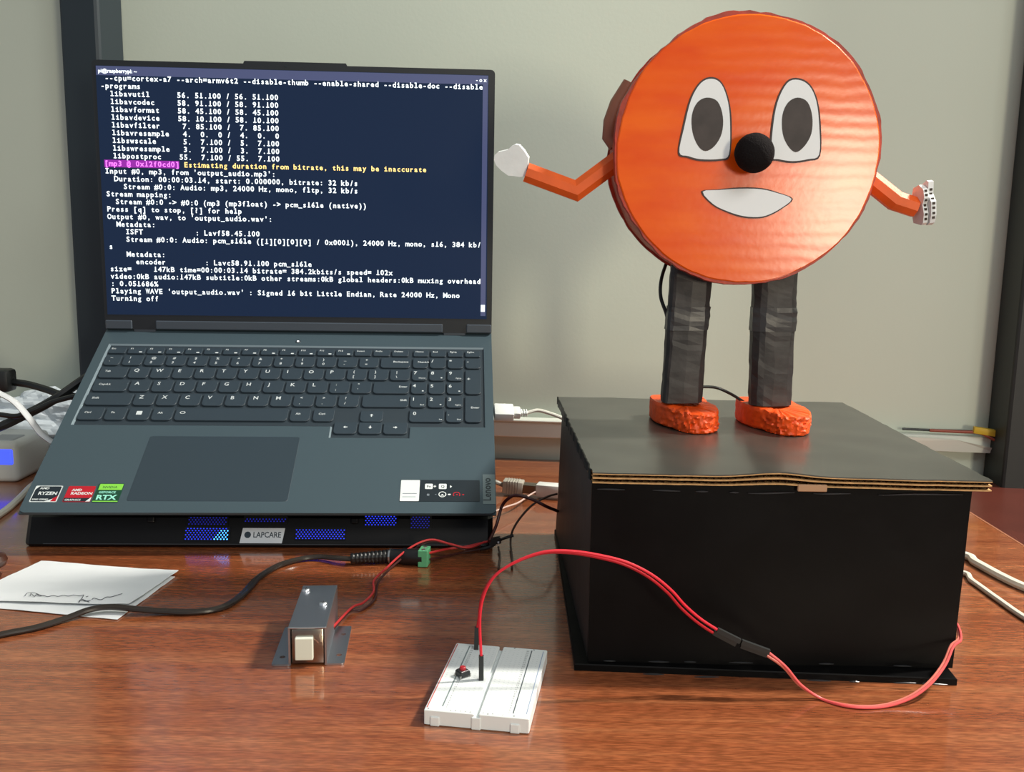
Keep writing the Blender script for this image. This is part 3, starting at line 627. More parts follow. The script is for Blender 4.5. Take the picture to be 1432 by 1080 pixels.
def ringpts(r, y, sd=0, amp=.0012, dx=0): return [(HC.x+dx+r*hr(2*pi*k/NA, amp, sd)*cos(2*pi*k/NA), y, HC.z+r*hr(2*pi*k/NA, amp, sd)*sin(2*pi*k/NA)) for k in range(NA)]
def loft(b, rings, mi=0, cap0=True, cap1=True):
    vs = [p for r in rings for p in r]; n = len(rings[0])
    fs = []
    for k in range(len(rings)-1): fs += [(k*n+i, k*n+(i+1) % n, (k+1)*n+(i+1) % n, (k+1)*n+i) for i in range(n)]
    if cap0: fs.append(tuple(range(n))[::-1])
    if cap1: fs.append(tuple(range((len(rings)-1)*n, len(rings)*n)))
    b.add(vs, fs, mi)
b = MB(); loft(b, [ringpts(HR-.0024, FY, 1), ringpts(HR-.0016, FY+.0008, 1), ringpts(HR-.0016, FY+.0040, 1)]); face = b.build('face_panel', ORANGE, rob, True)
b = MB(); loft(b, [ringpts(HR, FY+.0012, 5, .0024), ringpts(HR+.0006, FY+.0046, 5, .0024)], 0, True, True); b.build('rim', ORD, rob)
b = MB(); loft(b, [ringpts(HR-.0012, FY+.0040, 2), ringpts(HR-.0015, FY+.046, 3)], 0, True, True); b.build('body_band', SIDE, rob, True)
b = MB(); loft(b, [ringpts(HR, FY+.046, 7, .0016), ringpts(HR, FY+.050, 7, .0016)]); b.build('back_panel', ORD, rob)
def face_shape(name, pxs, y, th, m_, parent, sub=5, closed=True):
    P = [fp(x, yv) for x, yv in pxs]
    if sub:
        n = len(P); out = []
        for i in range(n):
            a, b_, c_, d = P[i-1], P[i], P[(i+1) % n], P[(i+2) % n]
            for k in range(sub):
                t = k/sub; out.append(.5*((2*b_)+(c_-a)*t+(2*a-5*b_+4*c_-d)*t*t+(3*b_-a-3*c_+d)*t**3))
        P = out
    b = MB(); b.T = Matrix(((1, 0, 0, 0), (0, 0, -1, y), (0, 1, 0, 0), (0, 0, 0, 1)))
    b.prism([(p.x, p.z) for p in P], 0, th); return b.build(name, m_, parent)
def c1(l, ox=830, oy=0, s=2.572): return [(ox+x/s, oy+y/s) for x, y in l]
def grow(pts, d):
    cx = sum(p[0] for p in pts)/len(pts); cy = sum(p[1] for p in pts)/len(pts); out = []
    for x, y in pts:
        l = math.hypot(x-cx, y-cy); out.append((x+(x-cx)/l*d, y+(y-cy)/l*d))
    return out
eyeL = c1([(308, 548), (325, 460), (350, 360), (385, 300), (425, 284), (460, 305), (483, 370), (490, 450), (486, 555), (455, 572), (385, 573), (340, 562)])
eyeR = c1([(640, 562), (643, 470), (660, 370), (695, 300), (735, 288), (775, 310), (800, 365), (810, 450), (810, 556), (770, 573), (715, 580), (665, 573)])
pupL = c1([(406, 352), (445, 366), (464, 420), (460, 480), (435, 525), (402, 544), (375, 525), (355, 475), (353, 415), (372, 370)])
pupR = c1([(732, 352), (768, 368), (785, 420), (782, 480), (758, 525), (726, 548), (698, 525), (679, 480), (678, 415), (698, 370)])
mouth = c1([(392, 690), (450, 684), (525, 679), (600, 681), (660, 695), (711, 716), (675, 748), (630, 772), (590, 781), (535, 777), (480, 760), (430, 735)])
for e_, p_ in ((eyeL, pupL), (eyeR, pupR)):
    eo = face_shape('eye', grow(e_, 2.6), FY, .0007, OUTL, rob, 4)
    face_shape('eye_white', e_, FY, .0009, PAPER, eo, 4); face_shape('pupil', p_, FY, .0011, PENCIL, eo, 4)
mo = face_shape('mouth', grow(mouth, 2.2), FY, .0007, OUTL, rob, 3); face_shape('mouth_paper', mouth, FY, .0009, PAPER, mo, 3)
NZ = fp(1055, 214, FY-.012); NR = .0125
b = MB(); bm = bmesh.new(); bmesh.ops.create_icosphere(bm, subdivisions=4, radius=NR)
for v in bm.verts:
    v.co *= 1+.015*noise.noise(v.co*400); v.co.y *= .98
b.T = Matrix.Translation(NZ); b.addbm(bm)
b.T = Matrix.Translation(Vector((NZ.x, 0, NZ.z))); b.tube([(0, FY-.006, 0), (0, FY+.001, 0)], .006, 12)
b.build('foam_nose', mat('black_foam', (26, 23, 24), .95, spec=.1, bump=.8, bscale=900), rob, True)

b = MB(); b.tube([(HC.x-HR+.0035, FY+.030, HC.z+.004), (HC.x-HR-.0005, FY+.031, HC.z+.010), (HC.x-HR+.0005, FY+.033, HC.z+.020), (HC.x-HR+.0042, FY+.034, HC.z+.032), (HC.x-HR+.012, FY+.034, HC.z+.046)], lambda t: .0045+.0010*sin(pi*t), 12); b.build('shoulder_tape', mat('brown_tape', (150, 92, 68), .4, bump=.4, bscale=80), rob, True)
# legs: creased black tubes with a tape band
LEGM = mat('black_taped_cardboard', (50, 46, 45), .5, spec=.5, nscale=70, namt=.4, bump=.35, bscale=110); TAPE = mat('black_tape', (58, 56, 56), .36, bump=.3, bscale=90)
def leg(pt, pb_, yfr, sd, fold):
    (tl_, tr_, ty_), (bl_, br_, by_) = pt, pb_
    b = MB(); rings = []; N = 26
    def ring_at(t, grow_=0):
        xl_ = tl_+(bl_-tl_)*t; xr_ = tr_+(br_-tr_)*t; yy_ = ty_+(by_-ty_)*t
        A = gy(xl_, yy_, yfr); B = gy(xr_, yy_, yfr); w_ = (B-A)
        def nz(k): return .0007*noise.noise(Vector((t*7+sd, k*3.1, sd)))+.0004*noise.noise(Vector((t*30+sd, k*5, 1)))
        D = .020
        base = [(0, .004), (fold*.5, 0.0), (fold, -.001), (.5, -.0015), (.86, -.0005), (1, .0035), (1.0, D*.6), (.9, D), (.5, D+.001), (.1, D), (0, D*.6)]
        out = []
        for k, (u, d) in enumerate(base):
            p = A+w_*u; uu = (u-.5)*2
            out.append((p.x+nz(k)+grow_*uu, yfr+d+nz(k+20)+(grow_ if d > .01 else -grow_), p.z))
        return out
    for i in range(N+1): rings.append(ring_at(i/N))
    loft(b, rings); lo = b.build('leg', LEGM, rob)
    for t0, t1 in ((.30, .47),):
        b = MB(); loft(b, [ring_at(t0+(t1-t0)*i/5, .0005+.0003*noise.noise(Vector((i*1.3, sd, 0)))) for i in range(6)]); b.build('tape_band', TAPE, lo)
    return lo
leg((941, 998, 372), (927, 983, 564), .657, 1.3, .12); leg((1058, 1119, 372), (1051, 1108, 568), .657, 4.6, .27)
# shoes: rough foam blocks
SHOE = mat('orange_rough_foam', (242, 82, 14), .5, nscale=120, namt=.2, bump=.4, bscale=260)
def shoe(dx, dy, sd):
    out = [(.1008, .680), (.1040, .665), (.1110, .650), (.1175, .638), (.1250, .6335), (.1345, .6355), (.1405, .645), (.1425, .658), (.1400, .676), (.1385, .700), (.1200, .703), (.1030, .700)]
    P = [Vector((x+dx, y+dy, 0)) for x, y in out]; n = len(P); Q = []
    for i in range(n):
        a, b_, c_, d = P[i-1], P[i], P[(i+1) % n], P[(i+2) % n]
        for k in range(8):
            t = k/8; Q.append(.5*((2*b_)+(c_-a)*t+(2*a-5*b_+4*c_-d)*t*t+(3*b_-a-3*c_+d)*t**3))
    cx = sum(p.x for p in Q)/len(Q); cy = sum(p.y for p in Q)/len(Q); rings = []; NZ_ = 12; HS = .0150
    for j in range(NZ_+1):
        z = HS*j/NZ_; r = []
        for i, p in enumerate(Q):
            fr = max(0, min(1, (.668+dy-p.y)/.02)); d = Vector((p.x-cx, p.y-cy, 0)).normalized()
            am = .0004+.0016*fr
            nn = noise.noise(Vector((p.x*420, p.y*420, z*420+sd)))+.6*noise.noise(Vector((p.x*900, p.y*900, z*900+sd)))
            ins = -.0012 if j in (0,) else (-.0008 if j == NZ_ else 0)
            edge = .0012*fr*noise.noise(Vector((p.x*300, p.y*300, sd))) if j > NZ_-2 else 0
            s_ = p + d*(am*nn*(0 if j in (0, NZ_) and False else 1)+ins)
            sl = -.0016*max(0, (.66+dy-p.y)/.025)*(z/HS)
            r.append((s_.x, s_.y, ZL+.0006+z+edge+sl))
        rings.append(r)
    for f_ in (.8, .4):
        top_ = rings[NZ_]
        rings.append([(cx+(q[0]-cx)*f_, cy+(q[1]-cy)*f_, q[2]+.0004) for q in top_])
    b = MB(); loft(b, rings); b.build('shoe', SHOE, rob, True)
shoe(0, 0, 1.0); shoe(.0625, -.002, 6.0)
# arms
def arm(pxs, Ys, r, seg=8, m_=ORL):
    P = [gy(x, y, Y) for (x, y), Y in zip(pxs, Ys)]
    b = MB(); n = len(P); rings = []
    for i, p in enumerate(P):
        t = (P[min(i+1, n-1)]-P[max(i-1, 0)]).normalized()
        yv = Vector((0, 1, 0)); a = yv.cross(t).normalized(); c_ = t.cross(a).normalized()
        d1 = (P[i]-P[i-1]).normalized() if i else t; d2 = (P[i+1]-P[i]).normalized() if i < n-1 else t
        st = 1/max(.55, sqrt((1+d1.dot(d2))/2))
        rings.append([p + a*(r*st*cos(2*pi*k/seg+.4)) + c_*(r*sin(2*pi*k/seg+.4)) for k in range(seg)])
    loft(b, rings); return b.build('arm', m_, rob)
ARMY = .662
al = arm([(736, 241), (806, 267), (868, 221)], [ARMY, ARMY, ARMY], .0069)
ar = arm([(1196, 236), (1252, 281), (1280, 290)], [ARMY, .660, .660], .0070)
HANDM = mat('white_painted_cardboard', (222, 226, 226), .6, bump=.3, bscale=150, nscale=50, namt=.06)
hp = [(75, 240), (105, 215), (190, 195), (225, 165), (262, 146), (300, 152), (345, 205), (384, 268), (376, 330), (355, 434), (300, 440), (255, 432), (200, 428), (140, 385), (90, 335), (70, 285)]
def prism_between(b, front, back, mi=0): loft(b, [front, back], mi)
b = MB(); fr = [gy(680+x/6.51, 180+y/6.51, ARMY-.003) for x, y in hp]; bk = [p+Vector((.0008, .0050, .0012)) for p in fr]
prism_between(b, [tuple(p) for p in fr], [tuple(p) for p in bk]); b.build('hand', HANDM, rob)
# the other hand: two corrugated plates seen from their edge
C0 = gy(1286, 287, .662)
def hand_plate(off, outl, th):
    b = MB(); M_ = Matrix.Translation(C0+Vector(off)) @ Matrix.Rotation(radians(14), 4, 'Z') @ Matrix.Rotation(radians(-6), 4, 'Y')
    b.T = M_ @ Matrix(((0, 0, 1, 0), (1, 0, 0, 0), (0, 1, 0, 0), (0, 0, 0, 1)))
    outl = [(y*.5, z) for y, z in outl]; b.prism(outl, 0, th); ho = b.build('hand', HANDM, rob)
    b = MB(); b.T = b.T = M_ @ Matrix(((0, 0, 1, 0), (1, 0, 0, 0), (0, 1, 0, 0), (0, 0, 0, 1)))
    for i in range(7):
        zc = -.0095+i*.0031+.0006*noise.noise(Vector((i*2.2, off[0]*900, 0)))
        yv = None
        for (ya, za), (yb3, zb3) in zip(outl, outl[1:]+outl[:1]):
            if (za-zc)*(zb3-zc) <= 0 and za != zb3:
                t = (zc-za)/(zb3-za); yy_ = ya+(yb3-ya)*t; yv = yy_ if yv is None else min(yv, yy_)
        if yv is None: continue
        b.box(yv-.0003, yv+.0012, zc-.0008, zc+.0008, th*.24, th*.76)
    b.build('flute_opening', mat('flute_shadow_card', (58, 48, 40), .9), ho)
hand_plate((-.0020, -.0100, 0), [(0, -.012), (.004, -.0135), (.020, -.012), (.026, 0), (.020, .011), (.008, .0130), (-.001, .010), (-.003, .0045), (.001, .000), (-.002, -.006)], .0036)
hand_plate((.0022, -.0105, .001), [(0, -.013), (.006, -.0145), (.020, -.011), (.024, 0), (.018, .012), (.006, .0150), (.002, .0140), (.003, .006), (-.003, .001), (-.003, -.008)], .0040)
# black wire running down behind the leg
WIRE = mat('black_wire', (24, 26, 24), .4)
b = MB(); b.tube(smoothpath([gy(934, 362, .69), gy(925, 390, .68), gy(924, 415, .676), gy(932, 440, .672), gy(935, 462, .670), gy(940, 480, .672)]), .0013, 8); b.build('wire', WIRE, rob, True)
b = MB(); b.tube(smoothpath([gy(975, 541, .672), gy(1000, 542, .69), gy(1020, 550, .69), gy(1040, 562, .68)]), .0011, 8); b.build('wire', WIRE, rob, True)

# ------------------------------------------------------------------ breadboard
BBO = Vector((-.0094, .4972, 0)); BM_ = Matrix.Rotation(-.145, 3, 'Z')
bbd = thing('breadboard', 'small white breadboard with a push button and jumper leads', 'breadboard', BBO, BM_)
B4 = Matrix.Translation(BBO) @ BM_.to_4x4()
BBM = mat('white_breadboard_plastic', (226, 232, 232), .4, spec=.4); BW, BH, BZ = .02725, .0410, .0085
b = MB(); b.T = B4
gx = .0001; gw = .0011
b.prism(rrect(-BW, gx-gw, -BH, BH, .0006, 2), .0006, BZ, bev=.0004); b.prism(rrect(gx+gw, BW, -BH, BH, .0006, 2), .0006, BZ, bev=.0004); b.box(gx-gw-.001, gx+gw+.001, -BH+.0005, BH-.0005, .0006, BZ-.0024)
b.box(-BW+.001, BW-.001, -BH+.001, BH-.001, 0, .0007)
body = b.build('board', BBM, bbd)
for x in (-.0215, .0, .0200):
    b = MB(); b.T = B4; b.rbox(x-.0025, x+.0025, -BH-.0007, -BH+.001, 0.0, .0052 if x else .0068, .0006, 2); b.build('lug', BBM, bbd)
def bline(name, x, y0, y1, w_, m_):
    b = MB(); b.T = B4; b.box(x-w_/2, x+w_/2, y0, y1, BZ-.0001, BZ+.00008); return b.build(name, m_, bbd)
bline('rail_line', -.0262, -.0385, .0395, .0006, mat('rail_red', (196, 96, 92), .6)); bline('rail_line', -.0186, -.036, .038, .0007, mat('rail_groove', (120, 134, 136), .6))
bline('rail_line', .0184, -.0370, .0385, .0006, mat('rail_dark', (82, 92, 98), .6)); bline('rail_line', .0252, -.0365, .0385, .0004, mat('rail_blue', (140, 158, 186), .6))
hole = mat('contact_hole', (210, 217, 217), .8); num = mat('board_print', (120, 126, 128), .7)
b = MB(); b.T = B4
for r_ in range(30):
    y = -.0368+r_*.00254
    for x in [-.0135+.00254*k for k in range(5)]+[.0033+.00254*k for k in range(5)]: b.box(x-.0004, x+.0004, y-.0004, y+.0004, BZ-.0001, BZ+.00005)
for r_ in range(25):
    y = -.0335+r_*.00254+(r_//5)*.0012
    for x in (-.0241, -.0215, .0205, .0231): b.box(x-.0004, x+.0004, y-.0004, y+.0004, BZ-.0001, BZ+.00005)
tag(b.build('contact_holes', hole, bbd), kind='stuff')
b = MB(); b.T = B4
for r_ in range(30):
    y = -.0372+r_*.00254
    b.text(str(r_+1), .0017, -.0164, y, BZ+.0001, 0, 'CENTER', off=0); b.text(str(r_+1), .0017, .0162, y, BZ+.0001, 0, 'CENTER', off=0)
for k, ch in enumerate('abcde'): b.text(ch, .0020, -.0135+.00254*k, -.0400, BZ+.0001, 0, 'CENTER', off=0)
for k, ch in enumerate('fghij'): b.text(ch, .0020, .0033+.00254*k, -.0400, BZ+.0001, 0, 'CENTER', off=0)
for x, y in ((-.0252, -.0396), (.0192, -.0396), (.0080, .0398), (.0195, .0396)): b.prism([(x+.0005*cos(k*pi/4), y+.0005*sin(k*pi/4)) for k in range(8)], BZ, BZ+.0001)
b.build('printed_numbers', num, bbd)
# push button
q = gz(647, 946, BZ)
btn = thing('push_button', 'tiny black push button with a red plunger on the breadboard', 'push button', (q.x, q.y, BZ), Matrix.Rotation(-.9, 3, 'Z'))
Q4 = btn.matrix_basis.copy()
def QB(): b = MB(); b.T = Q4.copy(); return b
b = QB(); b.rbox(-.0031, .0031, -.0031, .0031, .0006, .0036, .0006, 2); b.build('housing', mat('button_black', (36, 40, 42), .45), btn)
b = QB(); b.rbox(-.0026, .0026, -.0026, .0026, .0035, .0040, .0002, 1); b.build('top_plate', mat('button_plate', (92, 88, 90), .35, .6), btn)
b = QB(); b.lathe([(.0017, .0040), (.0017, .0054), (.0013, .0058)], 16); b.build('plunger', mat('button_red', (178, 34, 44), .4), btn)
for x, y in ((-.0026, -.0036), (.0026, -.0036), (-.0026, .0036), (.0026, .0036)):
    b = QB(); b.box(x-.0004, x+.0004, min(y, y*.8), max(y, y*.8), -.0006, .0018); b.build('pin', mat('pin_metal', (190, 190, 186), .3, .8), btn)

# ------------------------------------------------------------------ jumper leads
REDW = mat('red_wire', (214, 34, 52), .38); REDW2 = mat('faded_red_wire', (222, 84, 84), .4); PALEW = mat('highlit_wire', (208, 112, 98), .45); CONB = mat('black_connector', (30, 33, 33), .5)
def housing_between(b, p, q, r=.0013):
    p, q = Vector(p), Vector(q); t = (q-p).normalized(); u = Vector((0, 1, 0)); a = t.cross(u).normalized(); c_ = a.cross(t).normalized()
    vs = [pt+a*(sx*r)+c_*(sy*r) for pt in (p, q) for sx, sy in ((-1, -1), (1, -1), (1, 1), (-1, 1))]
    b.add(vs, [(3, 2, 1, 0), (4, 5, 6, 7)]+[(i, (i+1) % 4, 4+(i+1) % 4, 4+i) for i in range(4)])
def lead(label, path, r, m_, ends):
    P = smoothpath(path)
    t = thing('jumper_lead', label, 'wire', P[0])
    b = MB(); b.tube(P, r, 8); b.build('wire', m_, t, True)
    for p, q in ends:
        b = MB(); housing_between(b, p, q); b.build('connector', CONB, t)
    return t
f0 = gz(673, 951, BZ); f1 = f0+Vector((-.0002, 0, .0140)); Yf = f0.y
arch = [(671, 868), (676, 835), (690, 808), (712, 791), (740, 778), (768, 771), (800, 771), (835, 776), (875, 786), (910, 803), (938, 825), (958, 847), (980, 866), (1003, 881)]
def Yarch(i): return Yf+(.5000-Yf)*i/(len(arch)-1)
j1, j2 = gy(1003, 881, .500), gy(1035, 897, .4985); j3 = gy(1076, 912, .497)
lead('red jumper lead arching from the front connector on the breadboard', [f1-Vector((0, 0, .001))]+[gy(x, y, Yarch(i)) for i, (x, y) in enumerate(arch)]+[j1+(j2-j1)*.1], .00078, REDW, [(f0+Vector((0, 0, .0001)), f1), (j1, j2)])
g0 = gz(666, 908, BZ); g1 = g0+Vector((.0002, 0, .0136)); Yg = g0.y
o2 = Vector((-.0012, .0022, -.0022))
lead('red jumper lead arching from the rear connector on the breadboard', [g1-Vector((0, 0, .001))]+[gy(x-2, y+1, max(Yarch(i), Yg-.004*i))+(o2*(i/13)) for i, (x, y) in enumerate(arch)]+[j1+o2+(j2-j1)*.1], .00078, mat('deep_red_wire', (176, 20, 34), .4), [(g0+Vector((0, 0, .0001)), g1), (j1+o2*1.15, j2+o2*1.3)])
tail = [(1098, 932), (1120, 958), (1148, 977), (1175, 986)]
zt_ = .0010
tp = [gy(x, y, .497-.004*(i+1)/4) for i, (x, y) in enumerate(tail)]
tp = [p if p.z > zt_ else gz(*q, zt_) for p, q in zip(tp, tail)]
tp += [gz(x, y, zt_) for x, y in ((1205, 990), (1240, 988))]+[gy(1275, 976, .492), gy(1302, 956, .500), gy(1322, 930, .512), gy(1333, 905, .522), Vector((BXR+.0024, .5275, gy(1336, 893, .5275).z))]
tp += [Vector((BXR+.0035, .540, tp[-1].z+.006)), Vector((BXR+.0035, .570, tp[-1].z+.003))]
lead('faded red lead looping on the desk round the corner of the box', [j3-(j3-j2)*.1]+tp, .00078, REDW2, [(j2+(j3-j2)*.05, j3)])
o3 = Vector((-.0008, .0016, -.0024))
tp2 = [p+Vector((-.0006, .0017, -.0013*max(0, 1-i/3))) for i, p in enumerate(tp)]
for p in tp2: p.z = max(p.z, zt_)
lead('lead paled by a painted highlight, running beside the looping red lead', [j3+o3-(j3-j2)*.1]+tp2, .0007, PALEW, [(j2+(j3-j2)*.1+o3, j3+o3)])  # its paleness is an underside highlight put into the wire colour

# ------------------------------------------------------------------ solenoid lock
sl0, sr0 = gz(404, 931), gz(457, 932); SW = (gz(480, 932)-gz(380, 931)).length
SYAW = .085
SO = Vector(((gz(380, 931).x+gz(480, 932).x)/2, .5255, 0)); SM = Matrix.Rotation(SYAW, 3, 'Z')
sol = thing('solenoid_lock', 'small steel solenoid lock with a cream bolt on the desk', 'lock', SO, SM)
S4 = Matrix.Translation(SO) @ SM.to_4x4()
STEEL = mat('brushed_steel', (176, 180, 186), .36, 1, bump=.05, bscale=900); STEELD = mat('steel_plate', (150, 140, 128), .22, 1)
def SB(): b = MB(); b.T = S4.copy(); return b
Si = S4.inverted()
xL, xR = (Si @ gz(404, 931)).x, (Si @ gz(457, 932)).x; HS_ = .0238
Yt = (Si @ gz(424, 819, HS_)).y; yf0 = .0
Lf = (Si @ gz(493, 878)).y
t_ = .0012
b = SB()
b.rbox(xL, xR, -.0002, Yt, HS_-t_, HS_, .0004, 2); b.box(xL, xL+t_, 0, Yt, 0.0004, HS_-.0006); b.box(xR-t_, xR, 0, Yt, .0004, HS_-.0006)
b.build('bracket', STEEL, sol)
def flange(x0, x1, y0, y1, holes):
    bm = bmesh.new()
    outer = rrect(x0, x1, y0, y1, .0016, 3)
    ov = [bm.verts.new((x, y, t_)) for x, y in outer]; es = [bm.edges.new((ov[i], ov[(i+1) % len(ov)])) for i in range(len(ov))]
    for hx, hy, r_ in holes:
        hv = [bm.verts.new((hx+r_*cos(k*pi/8), hy+r_*sin(k*pi/8), t_)) for k in range(16)]; es += [bm.edges.new((hv[i], hv[(i+1) % 16])) for i in range(16)]
    bmesh.ops.triangle_fill(bm, use_beauty=True, edges=es)
    ret = bmesh.ops.extrude_face_region(bm, geom=bm.faces[:])
    for v in [g_ for g_ in ret['geom'] if isinstance(g_, bmesh.types.BMVert)]: v.co.z = .0001
    bmesh.ops.recalc_face_normals(bm, faces=bm.faces[:])
    b = SB(); b.addbm(bm); return b.build('flange', STEEL, sol)
xo0, xo1 = (Si @ gz(380, 931)).x, (Si @ gz(481, 932)).x
flange(xo0, xL+t_, 0, Lf, [((xo0+xL)/2, .010, .0017), ((xo0+xL)/2, Lf-.010, .0017)]); flange(xR-t_, xo1, 0, Lf, [(xo1-.004, .0115, .0017), (xo1-.004, Lf-.0125, .0017)])
b = SB(); b.rbox(xL+t_+.0003, xR-t_-.0003, .0010, Yt-.0006, .0006, HS_-t_-.0003, .0012, 2); b.build('coil_case', STEELD, sol, True)
bx0, bx1 = (Si @ gy(413, 920, .524)).x, (Si @ gy(438, 920, .524)).x; bz0, bz1 = gy(425, 925, .522).z, gy(425, 894, .522).z
b = SB(); ww = (xR-xL)
b.prism([(xL+ww*.5+ww*.40*cos(k*pi/10), .0) for k in range(1)] + [(xL+.003, 0), (xR-.003, 0)], 0, 0) if False else None
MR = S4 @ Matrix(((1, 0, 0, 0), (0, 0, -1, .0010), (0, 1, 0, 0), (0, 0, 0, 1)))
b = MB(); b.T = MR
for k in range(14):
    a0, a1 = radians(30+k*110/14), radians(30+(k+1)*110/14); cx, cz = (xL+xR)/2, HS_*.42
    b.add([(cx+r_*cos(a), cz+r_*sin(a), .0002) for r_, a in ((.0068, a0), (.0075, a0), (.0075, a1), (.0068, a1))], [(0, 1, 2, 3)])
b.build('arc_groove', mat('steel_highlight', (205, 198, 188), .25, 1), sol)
b = SB(); b.rbox(bx0, bx1, -.0026, .002, max(.0012, bz0), bz1, .0006, 2); b.build('bolt', mat('cream_bolt', (226, 230, 214), .45), sol)
for px, py in ((428, 827), (452, 846)):
    q = Si @ gz(px, py, HS_); b = SB(); b.T = S4 @ Matrix.Translation((q.x, q.y, HS_))
    b.lathe([(.0026, 0), (.0026, .0008), (.0020, .0016), (.0009, .0019)], 16); sc = b.build('screw', mat('screw_chrome', (222, 226, 232), .34, 1), sol, True)
    b = SB(); b.T = S4 @ Matrix.Translation((q.x, q.y, HS_)); b.box(-.0015, .0015, -.0002, .0002, .0017, .0020); b.box(-.0002, .0002, -.0015, .0015, .0017, .0020); b.build('cross_slot', mat('screw_slot', (50, 50, 54), .5), sc)
ws = S4 @ Vector((xR-.0006, Yt*.62, .006))
wp = [ws, gz(492, 850, .004), gz(508, 843, .003), gz(522, 828, .004), gz(523, 812, .005), gz(540, 795, .006), gz(563, 774, .010), gz(585, 760, .015), gz(605, 755, .017), gz(630, 761, .014), gz(655, 766, .011), gz(678, 758, .012)]
b = MB(); b.tube(smoothpath(wp), .0008, 8); b.build('lead_wire', mat('red_lead', (176, 44, 46), .42), sol, True)
wp2 = [ws+Vector((0, .002, -.002)), gz(489, 855, .002), gz(506, 853, .0012), gz(524, 838, .0012), gz(529, 815, .002), gz(545, 796, .004), gz(570, 775, .007), gz(590, 762, .013), gz(607, 757, .0155), gz(632, 763, .012), gz(652, 769, .009), gz(672, 764, .008)]
b = MB(); b.tube(smoothpath(wp2), .0008, 8); b.build('lead_wire', mat('dark_lead', (62, 26, 24), .45), sol, True)

# ------------------------------------------------------------------ power cord with screw terminal adapter
CORD = mat('black_cord', (44, 38, 34), .26); PLUG = mat('black_plug', (16, 17, 18), .4)
pc = thing('mains_cable', 'black power cord snaking across the desk and over the paper', 'cable', gz(100, 860))
cp = [gz(-60, 905, .0019), gz(0, 888, .0019), gz(50, 878, .0019), (gz(95, 864, .0024)), gz(125, 853, .0045), gz(155, 849, .0050), gz(190, 852, .0040), gz(230, 855, .0024), gz(270, 856, .0019), gz(310, 850, .0019), gz(338, 833, .0019), gz(362, 808, .0019), gz(390, 791, .0019), gz(420, 782, .0022), gz(448, 779, .0030), gz(475, 781, .0045), gz(492, 782, .005)]
sp = smoothpath(cp)
b = MB()
for sg in (-1, 1):
    off = []
    for i, p in enumerate(sp):
        t = (sp[min(i+1, len(sp)-1)]-sp[max(i-1, 0)]); s = Vector((-t.y, t.x, 0)).normalized(); off.append(p+s*(.0012*sg))
    b.tube(off, .0016, 8)
b.build('cable', CORD, pc, True)
j0, j9 = gz(490, 781, .0055), gz(545, 778, .0055)
b = MB(); b.tube([j0.lerp(j9, k/30) for k in range(31)], lambda t: (.0034+.0016*t)*(1+.07*(1 if int(t*30) % 3 else -1)), 14); b.build('plug', PLUG, pc)
q = gz(541, 777, .0095)
ad = thing('terminal_adapter', 'black jack adapter with a green screw terminal below the cooling pad', 'adapter', gz(575, 780))
p0, p1 = j9+(j9-j0).normalized()*.0004, gz(592, 779, .0065)
b = MB(); b.tube([p0, p0.lerp(p1, .35), p0.lerp(p1, .4), p1], lambda t: .0056 if t < .4 else .0064, 14); b.build('barrel', PLUG, ad, True)
b = MB(); b.tube([p0-(p1-p0)*.02, p0+(p1-p0)*.03], .0058, 14); b.build('contact_ring', mat('ring_metal', (190, 192, 190), .3, 1), ad)
d_ = (p1-p0).normalized(); sd_ = Vector((-d_.y, d_.x, 0)).normalized()
T_ = frame_matrix(p1, d_, sd_, Vector((0, 0, 1)))
b = MB(); b.T = T_; b.rbox(-.003, .0045, -.0060, .0060, -.0062, .0068, .0006, 2); tb = b.build('terminal_block', mat('green_terminal', (86, 160, 116), .45), ad)
for y in (-.003, .003):
    b = MB(); b.T = T_ @ Matrix.Translation((.0008, y, .0068)); b.lathe([(.0017, -.0003), (.0017, .0002)], 12); b.build('terminal_screw', mat('screw_chrome', (200, 204, 210)), tb)
b = MB(); b.tube(smoothpath([p1+Vector((.004, .0, .003)), gz(625, 768, .008), gz(650, 765, .009), gz(672, 760, .010), gz(692, 755, .011)]), .0009, 8); b.build('red_wire', mat('red_lead', (176, 44, 46)), ad, True)
b = MB(); b.tube(smoothpath([p1+Vector((.004, .0, -.002)), gz(620, 779, .002), gz(645, 773, .002), gz(672, 768, .004), gz(690, 762, .007)]), .0008, 8); b.build('dark_wire', mat('dark_lead', (62, 26, 24)), ad, True)
# splice connectors at the corner of the pad
spn = thing('wire_splice', 'small black wire splice at the corner of the cooling pad', 'connector', gz(695, 765))
b = MB(); a_, c_ = gz(684, 758, .011), gz(700, 755, .013); housing_between(b, a_, c_, .0024); b.build('housing', PLUG, spn)
b = MB(); b.tube(smoothpath([c_, gz(708, 752, .014), gz(718, 749, .016)]), .0012, 8); b.build('stub', PLUG, spn)
b = MB(); b.tube(smoothpath([gz(672, 768, .004), gz(684, 765, .006), gz(692, 760, .009)]), .0018, 8); b.build('stub', PLUG, spn)
for px in (696.5,):
    b = MB(); q = gz(697, 759, .0125); b.T = Matrix.Translation(q); b.rbox(-.0008, .0008, -.0008, .0008, -.0008, .0008, .0003, 1); b.build('solder_joint', mat('screw_chrome', (200, 204, 210)), spn)
